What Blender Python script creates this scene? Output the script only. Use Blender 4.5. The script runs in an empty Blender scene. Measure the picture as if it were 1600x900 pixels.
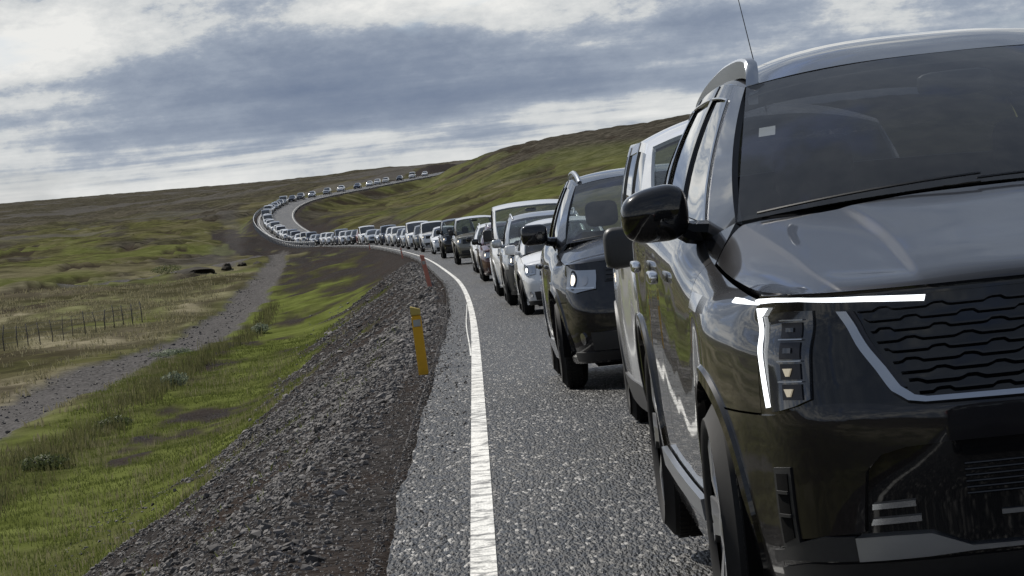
import bpy, math, random
import numpy as np
from mathutils import Vector, Matrix

random.seed(4); rng = np.random.default_rng(11)
S = bpy.context.scene
COL = S.collection
R_ = math.radians

# ============================================================================= camera, sky, sun, exposure
CAM_H = 1.5
def _basis():
    yaw, pit, rol = R_(0.506), R_(2.608), R_(6.0)
    f = Vector((math.sin(yaw) * math.cos(pit), math.cos(yaw) * math.cos(pit), -math.sin(pit)))
    r0 = Vector((math.cos(yaw), -math.sin(yaw), 0)); u0 = r0.cross(f)
    r = math.cos(rol) * r0 - math.sin(rol) * u0; u = math.cos(rol) * u0 + math.sin(rol) * r0
    return r, u, f
_r, _u, _f = _basis()
cam = bpy.data.cameras.new('camera'); cam.lens = 108; cam.sensor_width = 36; cam.clip_start = .1; cam.clip_end = 30000
co = bpy.data.objects.new('camera', cam); COL.objects.link(co)
co.matrix_world = Matrix(((_r.x, _u.x, -_f.x, 0), (_r.y, _u.y, -_f.y, 0), (_r.z, _u.z, -_f.z, CAM_H), (0, 0, 0, 1)))
S.camera = co

SUN_AZ, SUN_EL = -38.0, 44.0          # degrees; azimuth from the view direction (+Y), negative = left
sd = Vector((math.sin(R_(SUN_AZ)) * math.cos(R_(SUN_EL)), math.cos(R_(SUN_AZ)) * math.cos(R_(SUN_EL)), math.sin(R_(SUN_EL))))
sl = bpy.data.lights.new('sun', 'SUN'); sl.energy = 5.0; sl.angle = R_(.53); sl.color = (1, .955, .88)
so = bpy.data.objects.new('sun', sl); COL.objects.link(so); so.rotation_euler = sd.to_track_quat('Z', 'Y').to_euler()

S.view_settings.view_transform = 'Standard'; S.view_settings.look = 'None'
S.view_settings.exposure = 0.12; S.view_settings.gamma = 1.0; S.view_settings.use_curve_mapping = False
S.cycles.max_bounces = 8; S.cycles.transparent_max_bounces = 12; S.cycles.caustics_reflective = False; S.cycles.caustics_refractive = False
S.cycles.sample_clamp_indirect = 4.0

class NT:
    """small helper to write node trees"""
    def __init__(s, tree): s.t = tree; s.n = tree.nodes; s.l = tree.links
    def add(s, typ, ins=None, **kw):
        nd = s.n.new(typ)
        for k, v in kw.items(): setattr(nd, k, v)
        for k, v in (ins or {}).items():
            sock = nd.inputs[k]
            if isinstance(v, bpy.types.NodeSocket): s.l.new(v, sock)
            else: sock.default_value = v
        return nd
    def math(s, op, a, b=0.0, c=None, clamp=False):
        d = {0: a, 1: b}
        if c is not None: d[2] = c
        return s.add('ShaderNodeMath', d, operation=op, use_clamp=clamp).outputs[0]
    def noise(s, vec, scale, detail=4.0, rough=.55, dist=0.0, lac=2.0):
        return s.add('ShaderNodeTexNoise', {'Vector': vec, 'Scale': scale, 'Detail': detail, 'Roughness': rough, 'Distortion': dist, 'Lacunarity': lac}).outputs['Fac']
    def ramp(s, fac, stops, interp='LINEAR'):
        nd = s.add('ShaderNodeValToRGB', {'Fac': fac}); cr = nd.color_ramp; cr.interpolation = interp
        while len(cr.elements) < len(stops): cr.elements.new(.5)
        for e, (p, c) in zip(cr.elements, stops):
            e.position = p; e.color = (c, c, c, 1) if isinstance(c, (int, float)) else tuple(c) + (1,)
        return nd.outputs['Color']
    def mix(s, fac, a, b, mode='MIX'):
        nd = s.add('ShaderNodeMix', data_type='RGBA', blend_type=mode)
        for sock, v in ((nd.inputs[0], fac), (nd.inputs[6], a), (nd.inputs[7], b)):
            if isinstance(v, bpy.types.NodeSocket): s.l.new(v, sock)
            elif sock.type == 'RGBA': sock.default_value = tuple(v) + (1,)
            else: sock.default_value = v
        return nd.outputs[2]
    def mapping(s, vec, scale=(1, 1, 1), loc=(0, 0, 0), rot=(0, 0, 0)):
        return s.add('ShaderNodeMapping', {'Vector': vec, 'Scale': scale, 'Location': loc, 'Rotation': rot}).outputs[0]

W = bpy.data.worlds.new('World'); S.world = W; W.use_nodes = True
nt = NT(W.node_tree); nt.n.clear()
SKY_X, SKY_Y, SKY_Z = 9.9, 5.2, 5.5
sky = nt.add('ShaderNodeTexSky', sky_type='NISHITA', sun_disc=False, sun_elevation=R_(SUN_EL), sun_rotation=R_(SUN_AZ), altitude=300.0, air_density=1.0, dust_density=1.2, ozone_density=1.5)
tc = nt.add('ShaderNodeTexCoord').outputs['Generated']
sep = nt.add('ShaderNodeSeparateXYZ', {0: tc})
zz = nt.math('MAXIMUM', sep.outputs[2], 0.0)
den = nt.math('ADD', zz, .28)
px = nt.math('DIVIDE', sep.outputs[0], den); py = nt.math('DIVIDE', sep.outputs[1], den)
P = nt.add('ShaderNodeCombineXYZ', {0: px, 1: py, 2: 0.0}).outputs[0]       # a broken cloud deck seen in perspective
P1 = nt.mapping(P, loc=(SKY_X, SKY_Y, 0))
big = nt.noise(P1, 2.0, 2, .5, .3)
mid = nt.noise(nt.mapping(P1, scale=(1, .8, 1)), 5.2, 10, .57, .2)
lay = nt.add('ShaderNodeCombineXYZ', {0: px, 1: py, 2: nt.math('MULTIPLY', zz, 26.0)}).outputs[0]   # thin far layers, edge on
streak = nt.noise(nt.mapping(lay, scale=(.75, .25, 1.9), loc=(SKY_X, 0, SKY_Z)), 2.4, 8, .56, .3)
low = nt.ramp(zz, [(.0, .75), (.02, .42), (.04, .05), (.09, .0)])
puff = nt.noise(nt.mapping(tc, scale=(1, 1, 2.3), loc=(SKY_Z, SKY_X, 0)), 15.0, 13, .66, .0)      # heaps
puff = nt.math('ADD', .5, nt.math('MULTIPLY', nt.math('SUBTRACT', puff, .5), nt.ramp(zz, [(.0, 1.0), (.12, 1.0), (.40, .3)])))   # overhead the same heaps are nearer, larger and softer
cl = nt.math('ADD', nt.math('MULTIPLY', big, .26), nt.math('ADD', nt.math('MULTIPLY', mid, .16), nt.math('MULTIPLY', puff, .60)))
cl = nt.mix(nt.math('MULTIPLY', low, .75), cl, streak)
bank = nt.ramp(zz, [(.0, .70), (.010, .58), (.020, .47), (.034, .47), (.050, .69), (.095, .62), (.17, .46), (.35, .40), (1.0, .40)])   # bright gap along the horizon, shaded bases, sunlit tops above them
cl = nt.math('ADD', cl, nt.math('MULTIPLY', nt.math('SUBTRACT', bank, .465), .46))
cloud = nt.ramp(cl, [(.36, (.158, .200, .285)), (.455, (.212, .255, .335)), (.52, (.285, .33, .405)), (.548, (.37, .41, .47)), (.578, (.56, .58, .59)), (.66, (.77, .77, .75))])
clear = nt.ramp(nt.noise(nt.mapping(P, loc=(7.1, 2.2, 0)), 3.0, 6, .55, .3), [(.36, 1.0), (.44, .0)])
skyc = nt.mix(nt.math('MULTIPLY', clear, .35), cloud, nt.mix(1.0, sky.outputs[0], (.055, .068, .10), 'MULTIPLY'))
bg = nt.add('ShaderNodeBackground', {'Color': skyc, 'Strength': 1.0})
nt.l.new(bg.outputs[0], nt.add('ShaderNodeOutputWorld').inputs[0])
# ----------------------------------------------------------------------------- numeric helpers
def pchip(t, P, tq):
    t = np.asarray(t, float); P = np.asarray(P, float); tq = np.asarray(tq, float)
    sh = P.shape; P = P.reshape(sh[0], -1)
    if sh[0] == 1: return np.repeat(P, len(tq), 0).reshape((len(tq),) + sh[1:])
    h = np.maximum(np.diff(t), 1e-9)[:, None]; d = np.diff(P, axis=0) / h
    m = np.zeros_like(P)
    if sh[0] == 2: m[:] = d[0]
    else:
        w1 = 2 * h[1:] + h[:-1]; w2 = h[1:] + 2 * h[:-1]
        with np.errstate(divide='ignore', invalid='ignore'):
            hm = (w1 + w2) / (w1 / d[:-1] + w2 / d[1:])
        m[1:-1] = np.where(d[:-1] * d[1:] > 1e-14, np.nan_to_num(hm), 0)
        m[0] = np.where(np.sign(d[0]) == np.sign(1.5 * d[0] - .5 * m[1]), 1.5 * d[0] - .5 * m[1], 0)
        m[-1] = np.where(np.sign(d[-1]) == np.sign(1.5 * d[-1] - .5 * m[-2]), 1.5 * d[-1] - .5 * m[-2], 0)
    i = np.clip(np.searchsorted(t, tq, side='right') - 1, 0, sh[0] - 2)
    u = ((tq - t[i]) / h[i, 0])[:, None]; hh = h[i]
    r = (2*u**3-3*u**2+1)*P[i] + (u**3-2*u**2+u)*hh*m[i] + (-2*u**3+3*u**2)*P[i+1] + (u**3-u**2)*hh*m[i+1]
    return r.reshape((len(tq),) + sh[1:])

def knots(C):                       # mean chord length along axis 0
    d = np.linalg.norm(np.diff(C, axis=0), axis=-1)
    if d.ndim > 1: d = d.mean(axis=1)
    return np.r_[0, np.cumsum(np.maximum(d, 1e-6))]

def spans(t, k):
    return np.r_[np.concatenate([np.linspace(t[i], t[i+1], k + 1)[:-1] for i in range(len(t) - 1)]), t[-1]]

def surf(C, ku, kv):                # control net (m, n, 3) -> fine grid through the net
    C = np.asarray(C, float)
    if ku > 0: t = knots(C); C = pchip(t, C, spans(t, ku))
    if kv > 0:
        D = C.transpose(1, 0, 2); t = knots(D); C = pchip(t, D, spans(t, kv)).transpose(1, 0, 2)
    return C

def grid_normals(G):
    a = np.gradient(G, axis=0) if G.shape[0] > 1 else np.zeros_like(G); b = np.gradient(G, axis=1)
    n = np.cross(a, b); l = np.linalg.norm(n, axis=2, keepdims=True)
    return n / np.maximum(l, 1e-9)

# ----------------------------------------------------------------------------- car surfaces (x out from the centre plane, y back from the nose, z up)
UNIT_NOSE = np.array([(0, 0), (.16, .002), (.32, .012), (.5, .045), (.66, .12), (.79, .25), (.88, .43), (.95, .68), (1, 1)])

class CarShape:
    def __init__(s, sp):
        s.sp = sp; hw, L, fo = sp['hw'], sp['L'], sp['fo']; gc = sp['gc']
        s.y0 = sp.get('y0', .36)
        py = sp.get('plan') or [(s.y0, .875), (.55, .93), (fo, .985), (fo + .6, .985), (L * .52, 1), (L - 1.05, .99), (L - .5, .955), (L - .15, .90), (L - .03, .86)]
        py = np.array(py); s.ycol = py[:, 0]
        top = np.array(sp['top'])          # (y, z, x) of the upper edge of the body side
        tz = pchip(top[:, 0], top[:, 1:], s.ycol)
        C = []
        for y, p, (zt, xt) in zip(s.ycol, py[:, 1], tz):
            X = hw * p; sh = sp.get('shoulder', .09); tuck = sp.get('tuck', .055)
            rows = [(gc, X - tuck), (gc + .14, X - .022), (gc + (zt - gc) * .38, X - .004), (gc + (zt - gc) * .6, X), (zt - sh * 2, X - .006), (zt - sh, X - .024), (zt - sh * .35, (X - .024) * .55 + xt * .45), (zt, xt)]
            C.append([(x, y, z) for z, x in rows])
        s.side_ctrl = np.array(C)                     # (cols, rows, 3)
        s.side_fine = surf(s.side_ctrl, 10, 4)
        fz = np.array(sp['nose'])                     # (z, y of the nose on the centre line)
        s.nose = fz
    def side_x(s, y, z):
        y = np.atleast_1d(np.asarray(y, float)); z = np.atleast_1d(np.asarray(z, float))
        G = s.side_fine; yc = G[:, 0, 1]
        i = np.clip(np.searchsorted(yc, y) - 1, 0, len(yc) - 2); f = np.clip((y - yc[i]) / (yc[i+1] - yc[i]), 0, 1)
        out = np.zeros(len(y))
        for k in range(len(y)):
            A = G[i[k]] * (1 - f[k]) + G[i[k]+1] * f[k]
            out[k] = np.interp(z[k], A[:, 2], A[:, 0])
        return out
    def nose_pt(s, u, z):              # u 0 (centre) .. 1 (corner at y0)
        u = np.atleast_1d(np.asarray(u, float)); z = np.atleast_1d(np.asarray(z, float))
        un = s.sp.get('unit_nose', UNIT_NOSE); t = knots(un); q = pchip(t / t[-1], un, np.clip(u, 0, 1))
        X0 = s.side_x(np.full(len(u), s.y0), z)
        yf = pchip(s.nose[:, 0], s.nose[:, 1], np.clip(z, s.nose[0, 0], s.nose[-1, 0]))
        return np.stack([q[:, 0] * X0, yf + q[:, 1] * (s.y0 - yf), z], 1)
    def nose_grid(s, U, Z, off=0.0):   # U, Z arrays (m, n)
        sh = U.shape
        P = s.nose_pt(U.ravel(), Z.ravel()).reshape(sh + (3,))
        if off:
            e = .004
            a = s.nose_pt(np.clip(U.ravel() + e, 0, 1), Z.ravel()) - s.nose_pt(np.clip(U.ravel() - e, 0, 1), Z.ravel())
            b = s.nose_pt(U.ravel(), Z.ravel() + .01) - s.nose_pt(U.ravel(), Z.ravel() - .01)
            n = np.cross(a, b); n /= np.linalg.norm(n, axis=1, keepdims=True)
            n = np.where(n[:, 1:2] > 0.25, -n, n)
            P = P + (n * off).reshape(P.shape)
        return P
# ============================================================================= materials
MATS = {}
def material(name):
    m = bpy.data.materials.new(name); m.use_nodes = True; t = NT(m.node_tree); t.n.clear()
    b = t.add('ShaderNodeBsdfPrincipled'); o = t.add('ShaderNodeOutputMaterial'); t.l.new(b.outputs[0], o.inputs[0])
    MATS[name] = m
    return m, t, b, o
def setp(t, b, **kw):
    for k, v in kw.items():
        s = b.inputs[k.replace('_', ' ')]
        if isinstance(v, bpy.types.NodeSocket): t.l.new(v, s)
        else: s.default_value = tuple(v) + (1,) if isinstance(v, tuple) and len(v) == 3 and s.type == 'RGBA' else v
def objco(t): return t.add('ShaderNodeTexCoord').outputs['Object']
def wpos(t): return t.add('ShaderNodeNewGeometry').outputs['Position']

def paint(name, col, metal=.0, rough=.32, dust=.12, spec=.4):
    m, t, b, o = material(name)
    P = objco(t)
    z = t.add('ShaderNodeSeparateXYZ', {0: P}).outputs[2]
    n = t.noise(P, 3.0, 6, .6)
    low = t.math('SUBTRACT', 1.0, t.math('MULTIPLY', z, 1.15), clamp=True)              # road film thrown up by the wheels
    d = t.math('MULTIPLY', t.math('ADD', t.math('MULTIPLY', low, n), .10), dust * 3.0, clamp=True)
    flk = t.add('ShaderNodeTexVoronoi', {'Vector': P, 'Scale': 900.0}).outputs['Color']
    c = t.mix(d, t.mix(.25 * metal, tuple(col), flk, 'SOFT_LIGHT'), (.15, .13, .11))
    setp(t, b, Base_Color=c, Metallic=metal, Specular_IOR_Level=spec, Roughness=t.math('ADD', rough, t.math('MULTIPLY', d, .5)), Coat_Weight=1.0,
         Coat_Roughness=t.math('ADD', .02, t.math('MULTIPLY', d, .45)))
    wv = t.noise(P, 1.6, 2, .4)
    setp(t, b, Coat_Normal=t.add('ShaderNodeBump', {'Strength': .04, 'Distance': .05, 'Height': wv}).outputs[0])
    return m
def simple(name, col, rough=.5, metal=0.0, spec=.5, coat=0.0, noise=.0, nscale=20.0):
    m, t, b, o = material(name)
    c = tuple(col)
    if noise:
        n = t.noise(objco(t), nscale, 5, .6)
        c = t.mix(t.math('MULTIPLY', n, noise), tuple(x * .7 for x in col), tuple(min(1, x * 1.5 + .01) for x in col))
    setp(t, b, Base_Color=c, Roughness=rough, Metallic=metal, Specular_IOR_Level=spec, Coat_Weight=coat, Coat_Roughness=.04)
    return m
def emit(name, col, strength, base=(.8, .8, .8)):
    m, t, b, o = material(name)
    setp(t, b, Base_Color=base, Roughness=.2, Emission_Color=tuple(col), Emission_Strength=strength)
    return m
def glass(name, tint, refl=1.0, haze=.0):
    m, t, b, o = material(name); t.n.remove(b)
    bf = t.add('ShaderNodeNewGeometry').outputs['Backfacing']                       # thin pane: same reflection from both sides
    fr = t.add('ShaderNodeFresnel', {'IOR': t.math('ADD', 1.52, t.math('MULTIPLY', bf, 1/1.52 - 1.52))}).outputs[0]
    tr = t.add('ShaderNodeBsdfTransparent', {'Color': tuple(tint) + (1,)}).outputs[0]
    n = t.noise(objco(t), 9.0, 5, .65)
    gl = t.add('ShaderNodeBsdfGlossy', {'Color': (refl, refl, refl, 1), 'Roughness': .015}).outputs[0]
    df = t.add('ShaderNodeBsdfDiffuse', {'Color': (.45, .43, .40, 1)}).outputs[0]
    a = t.add('ShaderNodeMixShader', {0: t.math('MULTIPLY', n, haze), 1: tr, 2: df}).outputs[0]
    x = t.add('ShaderNodeMixShader', {0: t.math('MULTIPLY', fr, 1.35, clamp=True), 1: a, 2: gl}).outputs[0]
    t.l.new(x, o.inputs[0])
    return m

paint('paint_graphite', (.012, .0115, .0135), .5, .30, .02, .12)
paint('paint_black', (.005, .006, .010), .2, .25, .02, .1)
paint('paint_white', (.74, .75, .76), 0, .30, .10)
paint('paint_offwhite', (.66, .66, .63), 0, .32, .14)
paint('paint_silver', (.42, .44, .46), .75, .30, .12)
paint('paint_grey', (.12, .125, .125), .55, .32, .14)
paint('paint_olive', (.17, .165, .14), .5, .34, .16)
paint('paint_maroon', (.060, .010, .012), .35, .30, .05)
paint('paint_blue', (.02, .035, .08), .4, .30, .12)
paint('paint_red', (.30, .02, .02), .1, .30, .12)
simple('plastic_black', (.016, .016, .017), .48, noise=.5, nscale=60)
simple('gloss_black', (.004, .004, .005), .3, spec=.05, coat=1.0)
simple('rubber', (.011, .0105, .0105), .75, spec=.25, noise=.6, nscale=30)
simple('chrome', (.72, .73, .75), .12, 1.0)
simple('satin_metal', (.38, .40, .43), .30, 1.0)
simple('dark_metal', (.045, .045, .05), .28, .8, noise=.4, nscale=25)
simple('alloy', (.40, .41, .43), .28, .9)
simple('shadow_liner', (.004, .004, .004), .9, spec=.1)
simple('seat_cloth', (.035, .033, .033), .85, noise=.5, nscale=80)
simple('sticker', (.42, .44, .43), .6)
simple('plate_white', (.72, .73, .74), .45, noise=.2)
simple('plate_ink', (.01, .03, .16), .5)
simple('red_lens', (.25, .01, .01), .12, coat=1.0)
simple('mirror_glass', (.8, .8, .8), .02, 1.0)
simple('lens_dark', (.02, .024, .034), .06, coat=1.0)
simple('reflector_bowl', (.55, .57, .6), .14, 1.0)
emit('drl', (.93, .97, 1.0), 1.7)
emit('headlamp_warm', (1.0, .84, .60), 2.2)
emit('headlamp_cool', (.95, .97, 1.0), 6.0)
emit('lamp_dim', (1.0, .86, .62), .22, (.5, .45, .35))
glass('windscreen_dark', (.56, .58, .60), .80, .04)
glass('side_glass_dark', (.10, .105, .115), 1.0, .03)
glass('car_glass', (.70, .74, .73), .95, .05)
glass('lamp_glass', (.9, .92, .95), .9, .0)
simple('far_glass', (.014, .017, .02), .06, coat=1.0)

# --- asphalt: coarse chip seal, wheel tracks a little smoother
m, t, b, o = material('asphalt')
P = wpos(t)
PA_ = t.mapping(P, scale=(1, .20, 1))                       # chips stretched along the lane, imitating sunlit chip faces that stand up
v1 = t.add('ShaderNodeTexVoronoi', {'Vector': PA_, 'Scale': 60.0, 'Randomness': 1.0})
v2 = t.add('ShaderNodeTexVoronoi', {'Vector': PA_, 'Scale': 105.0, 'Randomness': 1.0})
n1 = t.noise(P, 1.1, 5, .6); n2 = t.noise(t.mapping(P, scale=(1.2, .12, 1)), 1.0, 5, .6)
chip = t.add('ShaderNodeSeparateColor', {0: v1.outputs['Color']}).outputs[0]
c = t.ramp(chip, [(.0, (.005, .005, .005)), (.52, (.015, .0146, .0142)), (.76, (.036, .035, .034)), (.90, (.13, .126, .12)), (1.0, (.40, .388, .368))])  # pale aggregate; the brightest stops also paint sun sparkle into the colour
c = t.mix(t.math('MULTIPLY', t.ramp(n1, [(.35, 0.0), (.7, 1.0)]), .30), c, (.035, .034, .034))
c = t.mix(t.math('MULTIPLY', t.ramp(n2, [(.45, 0.0), (.75, 1.0)]), .20), c, (.075, .073, .072))
xx = t.add('ShaderNodeSeparateXYZ', {0: P}).outputs[0]                # polished wheel paths, fine cracks, a few oil spots
band = lambda x0: t.math('POWER', 2.718, t.math('MULTIPLY', t.math('POWER', t.math('MULTIPLY', t.math('SUBTRACT', xx, x0), 3.2), 2.0), -1.0))
wp = t.math('ADD', band(.72), band(2.25))
c = t.mix(t.math('MULTIPLY', wp, .30), c, (.040, .039, .038))
edge_ = t.add('ShaderNodeTexVoronoi', {'Vector': t.mapping(P, scale=(1, .35, 1)), 'Scale': .75}, feature='DISTANCE_TO_EDGE').outputs['Distance']
c = t.mix(t.math('MULTIPLY', t.ramp(t.math('ADD', edge_, t.math('MULTIPLY', n1, .03)), [(.018, 1.0), (.030, 0.0)]), .65), c, (.012, .012, .012))
c = t.mix(t.math('MULTIPLY', t.ramp(t.noise(P, 2.2, 3, .5), [(.66, 0.0), (.74, 1.0)]), .5), c, (.018, .018, .018))
hgt = t.math('ADD', t.math('MULTIPLY', v1.outputs['Distance'], 1.0), t.math('MULTIPLY', v2.outputs['Distance'], .5))
bmp = t.add('ShaderNodeBump', {'Strength': 1.0, 'Distance': .02, 'Height': hgt}, invert=True)
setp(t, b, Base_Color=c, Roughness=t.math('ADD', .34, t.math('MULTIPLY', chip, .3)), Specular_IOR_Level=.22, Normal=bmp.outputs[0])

m, t, b, o = material('road_paint')
P = wpos(t)
w = t.noise(t.mapping(P, scale=(1, .9, 1)), 9.0, 7, .72)
crack = t.add('ShaderNodeTexVoronoi', {'Vector': t.mapping(P, scale=(1.0, .8, 1)), 'Scale': 2.3}, feature='DISTANCE_TO_EDGE').outputs['Distance']
ck = t.ramp(t.math('ADD', crack, t.math('MULTIPLY', w, .05)), [(.035, .25), (.075, 1.0)])
wear = t.math('MULTIPLY', t.ramp(w, [(.36, 0.0), (.52, 1.0)]), ck)
v1 = t.add('ShaderNodeTexVoronoi', {'Vector': P, 'Scale': 75.0})
setp(t, b, Base_Color=t.mix(wear, (.10, .10, .098), (.68, .67, .63)), Roughness=.6,
     Normal=t.add('ShaderNodeBump', {'Strength': .5, 'Distance': .008, 'Height': v1.outputs['Distance']}, invert=True).outputs[0])

# --- ground: attributes say which cover grows or lies there
m, t, b, o = material('ground_cover')
P = wpos(t)
at_ = lambda k: t.add('ShaderNodeAttribute', attribute_name=k).outputs['Fac']
gr, lu, tr, dr, hz, di = at_('gravel'), at_('lush'), at_('track'), at_('dry'), at_('heath'), at_('dirt')
fine = t.noise(P, 7.0, 8, .7); md = t.noise(P, .55, 7, .62, .3); m2 = t.noise(P, .13, 7, .66, .5); lg = t.noise(P, .035, 6, .6, .4)
med = t.mix(t.ramp(md, [(.36, 0.0), (.62, 1.0)]), (.052, .054, .020), (.120, .118, .050))
med = t.mix(t.math('MULTIPLY', t.ramp(lg, [(.42, 0.0), (.60, 1.0)]), .75), med, (.105, .094, .054))
med = t.mix(t.math('MULTIPLY', t.ramp(m2, [(.47, 0.0), (.60, 1.0)]), .75), med, (.038, .036, .020))
med = t.mix(t.math('MULTIPLY', t.ramp(m2, [(.36, 1.0), (.44, 0.0)]), .6), med, (.150, .138, .095))
med = t.mix(t.math('MULTIPLY', dr, t.ramp(md, [(.30, .25), (.60, 1.0)])), med, (.270, .240, .165))
heath = t.mix(t.ramp(md, [(.38, 0.0), (.64, 1.0)]), (.028, .026, .022), (.100, .090, .074))
heath = t.mix(t.math('MULTIPLY', t.ramp(m2, [(.45, 0.0), (.62, 1.0)]), .55), heath, (.026, .022, .017))
med = t.mix(hz, med, heath)
lush = t.mix(t.ramp(md, [(.32, 0.0), (.66, 1.0)]), (.068, .082, .020), (.138, .158, .048))
c = t.mix(lu, med, lush)
c = t.mix(di, c, t.mix(md, (.016, .013, .010), (.060, .048, .038)))
st = t.add('ShaderNodeTexVoronoi', {'Vector': P, 'Scale': 22.0})
stc = t.add('ShaderNodeSeparateColor', {0: st.outputs['Color']}).outputs[0]
grav = t.mix(stc, (0.0192, 0.0178, 0.0178), (0.0703, 0.0651, 0.0629))
grav = t.mix(t.math('MULTIPLY', t.ramp(md, [(.42, 0.0), (.66, 1.0)]), .6), grav, (0.0444, 0.0326, 0.0266))
c = t.mix(gr, c, grav)
trk = t.mix(t.ramp(fine, [(.35, 0.0), (.68, 1.0)]), (.060, .057, .055), (.160, .152, .148))
c = t.mix(tr, c, trk)
c = t.mix(.55, c, t.mix(1.0, c, t.ramp(fine, [(.25, .25), (.75, 1.0)]), 'MULTIPLY'))
hgt = t.math('ADD', t.math('MULTIPLY', fine, .12), t.math('MULTIPLY', md, .5))
hgt = t.math('ADD', hgt, t.math('MULTIPLY', t.math('MULTIPLY', st.outputs['Distance'], gr), -.06))
setp(t, b, Base_Color=c, Roughness=.95, Specular_IOR_Level=.0, Normal=t.add('ShaderNodeBump', {'Strength': .7, 'Distance': .35, 'Height': hgt}).outputs[0])

def speck(name, a, bcol, rough=.8, scale=14.0, trans=0.0):
    m, t, b, o = material(name)
    rnd = t.add('ShaderNodeNewGeometry').outputs['Random Per Island']
    n = t.noise(wpos(t), scale, 4, .6)
    f = t.math('ADD', t.math('MULTIPLY', rnd, .7), t.math('MULTIPLY', n, .3))
    setp(t, b, Base_Color=t.mix(f, a, bcol), Roughness=rough, Specular_IOR_Level=.12)
    if trans:
        d = t.add('ShaderNodeBsdfTranslucent', {'Color': t.mix(f, tuple(x * 1.1 for x in a), tuple(x * 1.1 for x in bcol))}).outputs[0]
        t.l.new(t.add('ShaderNodeMixShader', {0: trans, 1: b.outputs[0], 2: d}).outputs[0], o.inputs[0])
    return m
speck('gravel_stone', (.018, .0165, .016), (.205, .192, .184), .75)
speck('track_stone', (.05, .045, .042), (.15, .14, .135), .8)
speck('grass_lush', (.062, .078, .018), (.140, .162, .046), .6, trans=.35)
speck('grass_tall', (.048, .056, .018), (.150, .142, .068), .6, trans=.35)
speck('grass_dry', (.14, .128, .068), (.32, .29, .18), .7, trans=.3)
speck('leaf_pale', (.10, .125, .075), (.25, .28, .20), .6, trans=.3)
speck('leaf_dark', (.045, .060, .022), (.120, .140, .060), .6, trans=.3)
speck('rock', (.030, .027, .025), (.10, .085, .075), .85)
speck('dark_earth', (.014, .012, .009), (.040, .034, .024), .9)
simple('post_yellow', (.70, .37, .010), .45, noise=.5, nscale=12)
simple('post_orange', (.52, .19, .135), .5, noise=.5, nscale=12)
simple('post_cap', (.50, .38, .09), .5, noise=.4)
simple('post_reflector', (.42, .43, .40), .3, noise=.3)
simple('weathered_wood', (.095, .085, .075), .9, noise=.8, nscale=18)
simple('wire', (.12, .12, .12), .5, .6)
simple('galvanised', (.33, .34, .35), .45, .7, noise=.4)
# ============================================================================= object helpers
def tag(o, label=None, cat=None, group=None, kind=None):
    for k, v in (('label', label), ('category', cat), ('group', group), ('kind', kind)):
        if v: o[k] = v
    return o
def mesh_np(name, V, F, mats, idx=None, smooth=True, sharp=None):
    V = np.ascontiguousarray(V, np.float32); me = bpy.data.meshes.new(name)
    if isinstance(F, np.ndarray):
        k = F.shape[1]; nf = len(F); F = np.ascontiguousarray(F, np.int32)
        me.vertices.add(len(V)); me.vertices.foreach_set('co', V.ravel())
        me.loops.add(nf * k); me.loops.foreach_set('vertex_index', F.ravel())
        me.polygons.add(nf); me.polygons.foreach_set('loop_start', np.arange(0, nf * k, k, dtype=np.int32))
        me.polygons.foreach_set('loop_total', np.full(nf, k, np.int32))
    else:
        me.from_pydata(V.tolist(), [], F)
    for m in (mats if isinstance(mats, (list, tuple)) else [mats]): me.materials.append(MATS[m] if isinstance(m, str) else m)
    if idx is not None: me.polygons.foreach_set('material_index', np.asarray(idx, np.int32))
    me.polygons.foreach_set('use_smooth', np.full(len(me.polygons), bool(smooth)))
    me.update(calc_edges=True); me.validate()
    if smooth and sharp: me.set_sharp_from_angle(angle=R_(sharp))
    return me
def link(name, me, parent=None, loc=None, rz=None):
    o = bpy.data.objects.new(name, me); COL.objects.link(o)
    if parent is not None: o.parent = parent
    if loc is not None: o.location = loc
    if rz is not None: o.rotation_euler.z = rz
    return o
def empty(name, loc, rz=0.0):
    o = bpy.data.objects.new(name, None); COL.objects.link(o); o.location = loc; o.rotation_euler.z = rz; o.empty_display_size = .3
    return o

def vnoise(X, Y, seed=0):
    xi = np.floor(X).astype(np.int64); yi = np.floor(Y).astype(np.int64); xf = X - xi; yf = Y - yi
    def h(a, b):
        n = (a * 374761393 + b * 668265263 + seed * 982451653) & 0xffffffff
        n = ((n ^ (n >> 13)) * 1274126177) & 0xffffffff
        return ((n ^ (n >> 16)) & 0xffff) / 65535.0
    u = xf * xf * (3 - 2 * xf); v = yf * yf * (3 - 2 * yf)
    return (h(xi, yi) * (1 - u) + h(xi + 1, yi) * u) * (1 - v) + (h(xi, yi + 1) * (1 - u) + h(xi + 1, yi + 1) * u) * v - .5
def fbm(X, Y, o=4, seed=0, g=.5):
    r = 0; a = 1.0; f = 1.0
    for k in range(o): r = r + a * vnoise(X * f + 13.7 * k, Y * f - 7.1 * k, seed + k); a *= g; f *= 2.03
    return r
def sstep(a, b, x):
    t = np.clip((x - a) / (b - a), 0, 1); return t * t * (3 - 2 * t)

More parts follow.
